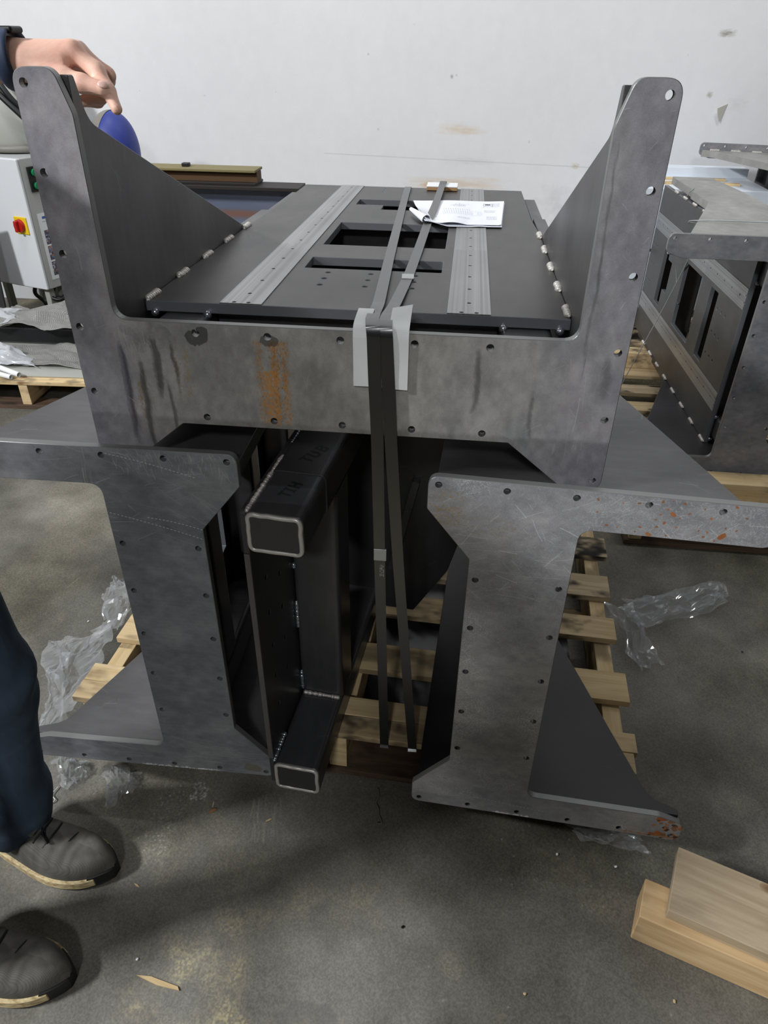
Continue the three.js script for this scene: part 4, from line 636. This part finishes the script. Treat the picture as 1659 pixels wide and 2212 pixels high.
  const wt = part('watch', ring, M.watch, t, 'dark blue watch on the wrist'); part('case', new RoundedBoxGeometry(0.034, 0.009, 0.034, 3, 0.004).translate(-0.496, 1.5665, -0.129), M.black, wt);
  // shoes
  function shoe(pos, turn, nameLabel) {
    const s = new THREE.Group(); s.name = t.children.some((c) => c.name === 'shoe') ? 'shoe_001' : 'shoe'; s.position.set(...pos); s.rotation.y = turn; t.add(s); s.userData.label = nameLabel;
    const L = 0.3, hw = (a) => 0.054 * Math.pow(Math.sin(Math.PI * clamp(0.06 + 0.9 * a, 0, 1)), 0.42) * (0.78 + 0.3 * sstep(0.15, 0.7, a)) * (a > 0.72 ? Math.sqrt(Math.max(0.02, 1 - Math.pow((a - 0.72) / 0.285, 2.4))) : 1);
    const ht = (a) => lerp(0.105, 0.06, sstep(0.2, 0.75, a)) * (a > 0.75 ? Math.pow(Math.max(0.0, 1 - Math.pow((a - 0.75) / 0.26, 2.2)), 0.5) : 1) * (a < 0.05 ? 0.9 : 1);
    const off = (a) => 0.006 * Math.sin(a * 3);
    const up = sheet(70, 36, (a, b) => { const ph = (b * 1.0) * Math.PI, w = hw(a) * 1.0, h = Math.max(0.004, ht(a)); const cx = Math.cos(ph), sy = Math.pow(Math.sin(ph), 0.62); return [a * L, 0.022 + h * sy - 0.001 + 0.0015 * Math.sin(a * 70) * sstep(0.5, 0.62, a) * sstep(0.82, 0.7, a) * sy, off(a) - Math.sign(cx) * Math.pow(Math.abs(cx), 0.85) * w * (1 + 0.05 * sy)]; }, 0);
    const heel = sheet(1, 36, (a, b) => { const ph = b * Math.PI, w = hw(0), h = ht(0); return [a * 0.0001, 0.022 + (a < 0.5 ? 0 : h * Math.pow(Math.sin(ph), 0.62)), -Math.cos(ph) * w]; });
    up.deleteAttribute('uv'); const upg = boxUV(up); upg.computeVertexNormals();
    const smooth = (g) => { g.deleteAttribute('normal'); const uvk = g.attributes.uv; const m = mergeVertices(g, 1e-6); m.computeVertexNormals(); return m; };
    { const g = up.clone(); const p = g.attributes.position, uv = new Float32Array(p.count * 2); for (let i = 0; i < p.count; i++) { uv[i * 2] = p.getX(i); uv[i * 2 + 1] = p.getZ(i) + 0.5 * p.getY(i); } g.setAttribute('uv', new THREE.BufferAttribute(uv, 2)); part('upper', g, M.knit, s); }
    const foot = (grow, a0, a1, y0, y1) => { const sh = new THREE.Shape(), N = 40; for (let i = 0; i <= N; i++) { const a = lerp(a0, a1, i / N), x = a * L, z = off(a) + hw(a) + grow; i ? sh.lineTo(x, z) : sh.moveTo(x, z); } for (let i = N; i >= 0; i--) { const a = lerp(a0, a1, i / N); sh.lineTo(a * L, off(a) - hw(a) - grow); } return boxUV(extrude(sh, y1 - y0, 0.0025, 4).rotateX(Math.PI / 2).translate(0, y1, 0)); };
    part('midsole', foot(0.007, 0, 0.9, 0.006, 0.03), M.sole, s, 'worn tan sole edge'); part('outsole', foot(0.005, 0, 1, 0.0, 0.008), M.rubber, s);
    part('toe_bumper', foot(0.0045, 0.86, 1.0, 0.0, 0.036), M.rubber, s);
    for (let k = 0; k < 3; k++) part('lace', tube([[0.115 + k * 0.022, ht((0.115 + k * 0.022) / L) + 0.014, -0.03], [0.12 + k * 0.022, ht((0.12 + k * 0.022) / L) + 0.0255, 0], [0.112 + k * 0.022, ht((0.112 + k * 0.022) / L) + 0.014, 0.034]], 0.0024, 16, 6), M.rubber, s);
    part('lace', tube([[0.135, 0.105, 0.0], [0.15, 0.108, 0.018], [0.165, 0.1, 0.026], [0.15, 0.1, 0.012], [0.14, 0.106, 0.0]], 0.0022, 24, 6), M.rubber, s); part('seam', tube([[0.185, 0.03, -0.056], [0.2, 0.064, -0.04], [0.2, 0.085, -0.006], [0.186, 0.07, 0.03], [0.178, 0.032, 0.055]], 0.0018, 30, 6), M.rubber, s);
    part('tongue', box(0.07, 0.006, 0.06, 0.1, 0.118, 0, 0.003), M.knit, s);
  }
  shoe([-0.79, 0, 0.185], -0.14, 'black knit shoe nearer the stack'); shoe([-0.785, 0, 0.43], -0.06, 'black knit shoe nearer the camera');
}

// the photographer, unseen behind the camera with the phone out, added for its shadow
{ const t = thing('person', 'unseen person standing behind the camera in dark clothes holding a phone out in both hands', 'person', [0.36, 0, 1.36]);
  const B = [[0, 1.0, 0, 0, 1.38, 0.02, 0.16, 0.17], [-0.19, 1.43, 0.02, 0.19, 1.43, 0.02, 0.075, 0.075], [0, 1.45, 0.02, 0, 1.56, 0, 0.06, 0.055], [0, 1.62, -0.02, 0, 1.7, 0, 0.08, 0.092],
    [-0.2, 1.42, 0, -0.26, 1.18, -0.1, 0.055, 0.045], [-0.26, 1.18, -0.1, -0.26, 1.46, -0.2, 0.045, 0.032], [0.2, 1.42, 0, 0.22, 1.18, -0.1, 0.055, 0.045], [0.22, 1.18, -0.1, -0.12, 1.46, -0.2, 0.045, 0.032],
    [-0.1, 0.95, 0, -0.12, 0.5, -0.02, 0.11, 0.075], [-0.12, 0.5, -0.02, -0.13, 0.08, 0.02, 0.075, 0.06], [0.1, 0.95, 0, 0.12, 0.5, -0.02, 0.11, 0.075], [0.12, 0.5, -0.02, 0.13, 0.08, 0.02, 0.075, 0.06], [-0.13, 0.05, 0.03, -0.15, 0.045, -0.13, 0.045, 0.04], [0.13, 0.05, 0.03, 0.15, 0.045, -0.13, 0.045, 0.04]];
  part('body', blend(B, 0.022, 0.02), M.shirt, t);
  part('phone', box(0.075, 0.155, 0.008, -0.185, 1.545, -0.27, 0.003).rotateX(0).translate(0, 0, 0), M.black, t);
}

// ---------------------------------------------------------------- clear film, chips and bits
function film(name, label, quad, amp, seed, opt = {}) {
  const [a, b, c, d] = quad, n = opt.n || 26;
  const cell = (x, y, k) => { let d1 = 9, d2 = 9, v = 0; const xi = Math.floor(x), yi = Math.floor(y); for (let a = -1; a < 2; a++) for (let b = -1; b < 2; b++) { const cx = xi + a + hash2(xi + a, yi + b, k), cy = yi + b + hash2(xi + a, yi + b, k + 1), dd = Math.hypot(x - cx, y - cy); if (dd < d1) { d2 = d1; d1 = dd; v = hash2(xi + a, yi + b, k + 2); } else if (dd < d2) d2 = dd; } return [d1, d2, v]; };
  const f = (s, u) => {
    const e = (k) => (fbm(s * 4 + k, u * 4 + 3, seed + k, 3) - 0.5);
    const x = lerp(lerp(a[0], b[0], s), lerp(d[0], c[0], s), u) + (opt.edge || 0.12) * e(1), z = lerp(lerp(a[1], b[1], s), lerp(d[1], c[1], s), u) + (opt.edge || 0.12) * e(2);
    const [p1] = cell(s * 3.5 + 0.3 * e(5), u * 3.5, seed), [q1, q2] = cell(s * 8, u * 8, seed + 9), r = 1.1 * p1 + 0.45 * q1 - 0.25 * Math.min(0.25, q2 - q1);
    const tall = opt.rise ? opt.rise(s, u) : 0;
    return [x, Math.max(0.003, 0.004 + amp * r * (0.35 + Math.sin(Math.PI * u) * Math.sin(Math.PI * s)) + tall), z];
  };
  return solo(name, sheet(n, n, f, 0), opt.mat || M.film, label, 'plastic film');
}
film('plastic_film', 'crumpled clear film hanging off the left end of the main pallet', [[-1.0, -0.42], [-0.76, -0.52], [-0.76, -0.12], [-0.86, -0.13]], 0.05, 401, { rise: (s, u) => 0.09 * s * s, edge: 0.1, n: 33 });
film('plastic_film', 'clear film standing up at the pallet edge left of the lower left plate', [[-0.93, -0.66], [-0.77, -0.72], [-0.755, -0.42], [-0.86, -0.48]], 0.06, 411, { rise: (s, u) => 0.1 * s, edge: 0.08, n: 27 });
film('plastic_film', 'narrow clear film strip beside the web of the lower left plate', [[-0.88, -0.9], [-0.8, -0.92], [-0.77, -0.66], [-0.85, -0.64]], 0.06, 417, { rise: (s, u) => 0.08 * s, edge: 0.06, n: 19 });
film('plastic_film', 'small film tuft with a thread end under the lower left plate', [[-0.78, -0.04], [-0.69, -0.05], [-0.675, 0.0], [-0.71, 0.05]], 0.03, 421, { edge: 0.04, n: 22 });
film('plastic_film', 'frayed film flap hanging under the middle of the lower left plate edge', [[-0.645, -0.04], [-0.545, -0.03], [-0.54, 0.03], [-0.585, 0.08]], 0.035, 431, { edge: 0.04, n: 24 });
film('plastic_film', 'long twisted film tail stretching right on the floor beside the pallet', [[0.76, -0.82], [1.16, -0.99], [1.13, -0.86], [0.78, -0.68]], 0.05, 441, { edge: 0.07, n: 33, rise: (s, u) => 0.05 * Math.exp(-s * 5) });
film('plastic_film', 'short film end on the floor beside the right end of the pallet', [[0.7, -0.76], [0.8, -0.74], [0.85, -0.56], [0.78, -0.53]], 0.045, 451, { edge: 0.05, n: 24, rise: (s, u) => 0.06 * (1 - u) });
film('plastic_film', 'clear film trapped under the rusty tip of the lower right plate', [[0.5, -0.02], [0.68, 0.01], [0.7, 0.05], [0.55, 0.035]], 0.03, 461, { edge: 0.03, n: 24 });
film('plastic_film', 'shiny film bundle at the left edge on the far left pallet', [[-2.5, -2.4], [-2.15, -2.36], [-1.9, -2.13], [-2.4, -2.09]], 0.07, 471, { edge: 0.1, n: 27, mat: M.filmWhite, rise: () => PL + 0.012 });
film('plastic_film', 'shiny film bundle at the left edge above the black channel', [[-2.6, -2.7], [-2.3, -2.72], [-2.24, -2.5], [-2.5, -2.44]], 0.05, 481, { edge: 0.06, n: 22, mat: M.filmWhite, rise: () => PL + 0.1 });
solo('foam_rope', merge([tube([[-2.35, PL + 0.05, -2.16], [-2.2, PL + 0.06, -2.1], [-2.06, PL + 0.035, -2.07], [-1.95, PL + 0.02, -2.035]], 0.013, 30, 10), tube([[-2.32, PL + 0.03, -2.13], [-2.18, PL + 0.04, -2.07], [-2.07, PL + 0.02, -2.04], [-1.985, PL + 0.012, -2.02]], 0.012, 30, 10)]), M.whiteCard, 'white foam rope ends lying on the front of the far left pallet', 'foam rope');
solo('thread', tube([[-0.73, 0.004, 0.035], [-0.735, 0.006, 0.06], [-0.72, 0.005, 0.075], [-0.755, 0.004, 0.1], [-0.752, 0.004, 0.12]], 0.0011, 30, 5), M.whiteCard, 'thin white thread on the floor by the film tuft', 'thread');
solo('twine', tube([[0.06, 0.004, -0.05], [0.064, 0.004, -0.03], [0.059, 0.004, -0.012], [0.068, 0.004, 0.006], [0.07, 0.004, 0.02], [0.079, 0.004, 0.04], [0.07, 0.004, 0.044]], 0.0028, 40, 6), std({ color: 0x6a645a, roughness: 0.95 }), 'short grey twine lying on the floor in front of the pallet', 'twine');
{ const s = new THREE.Shape(); s.moveTo(0, 0); s.lineTo(0.03, 0.007); s.lineTo(0.09, 0.0075); s.lineTo(0.096, 0.002); s.lineTo(0.05, -0.003); s.closePath(); const m = solo('wood_splinter', boxUV(extrude(s, 0.004, 0.0006).rotateX(-Math.PI / 2)), M.wood[0], 'long pale wood splinter on the floor near the shoes', 'wood chip'); m.position.set(-0.37, 0.0, 0.424); m.rotation.y = -0.2; }
const q = rng(900);
const CH = [[-0.44, 0.25, 'pale wood chip on the floor beside the toe of the farther shoe'], [0.0, 0.0, ''], [-0.19, 0.062, 'thin wood chip on the floor in front of the tube frame'], [-0.335, 0.035, 'tiny wood chip on the floor above the curled leaf'], [-0.66, -0.36, 'white crumb on the floor left of the pallet end'], [0.49, 0.07, 'white crumb on the floor below the lower right plate'], [0.62, 0.085, 'white crumb below the film under the rusty tip'], [-0.38, 0.395, 'small white crumb on the floor above the splinter'], [0.4, 0.37, 'grey crumb on the floor in the shadow right of centre'], [0.78, 0.43, 'pale crumb on the floor below the square timber'], [0.69, 0.35, 'pale crumb on the floor left of the square timber'], [1.12, -0.66, 'pale crumb on the dark floor right of the film tail'], [0.15, 0.271, 'dark crumb on the floor in the bright patch'], [-0.93, -0.55, 'white crumb on the floor left of the film']];
CH.forEach(([x, z, label], i) => { if (!label) return; const g = new THREE.IcosahedronGeometry(1, 0), p = g.attributes.position; for (let k = 0; k < p.count; k++) { const f = 0.8 + 0.4 * hash2(Math.round(p.getX(k) * 50), Math.round(p.getY(k) * 50 + p.getZ(k) * 90), i); p.setXYZ(k, p.getX(k) * f, p.getY(k) * f, p.getZ(k) * f); } const l = label.includes('wood chip') ? [0.009, 0.0016, 0.0025] : [0.004, 0.0022, 0.003]; g.scale(...l); g.computeVertexNormals(); const m = solo('floor_crumb', g, label.includes('wood') ? M.chip : label.includes('dark') ? M.black : label.includes('white') ? M.whiteCard : M.chip, label, 'crumb'); m.position.set(x, l[1] * 0.9, z); m.rotation.y = q() * 3; });
{ const s = new THREE.Shape(); s.moveTo(-0.009, 0); s.quadraticCurveTo(0, 0.011, 0.012, 0.002); s.quadraticCurveTo(0.004, -0.006, -0.009, 0); const g = boxUV(extrude(s, 0.0016, 0.0003).rotateX(-Math.PI / 2)); const m = solo('dry_leaf', g, std({ color: 0x9a6a48, roughness: 0.9 }), 'small brown dry leaf scrap on the floor in front of the lower left plate', 'leaf'); m.position.set(-0.331, 0.002, 0.057); m.rotation.set(0.12, 0.6, 0.1); }

renderer.render(scene, camera);
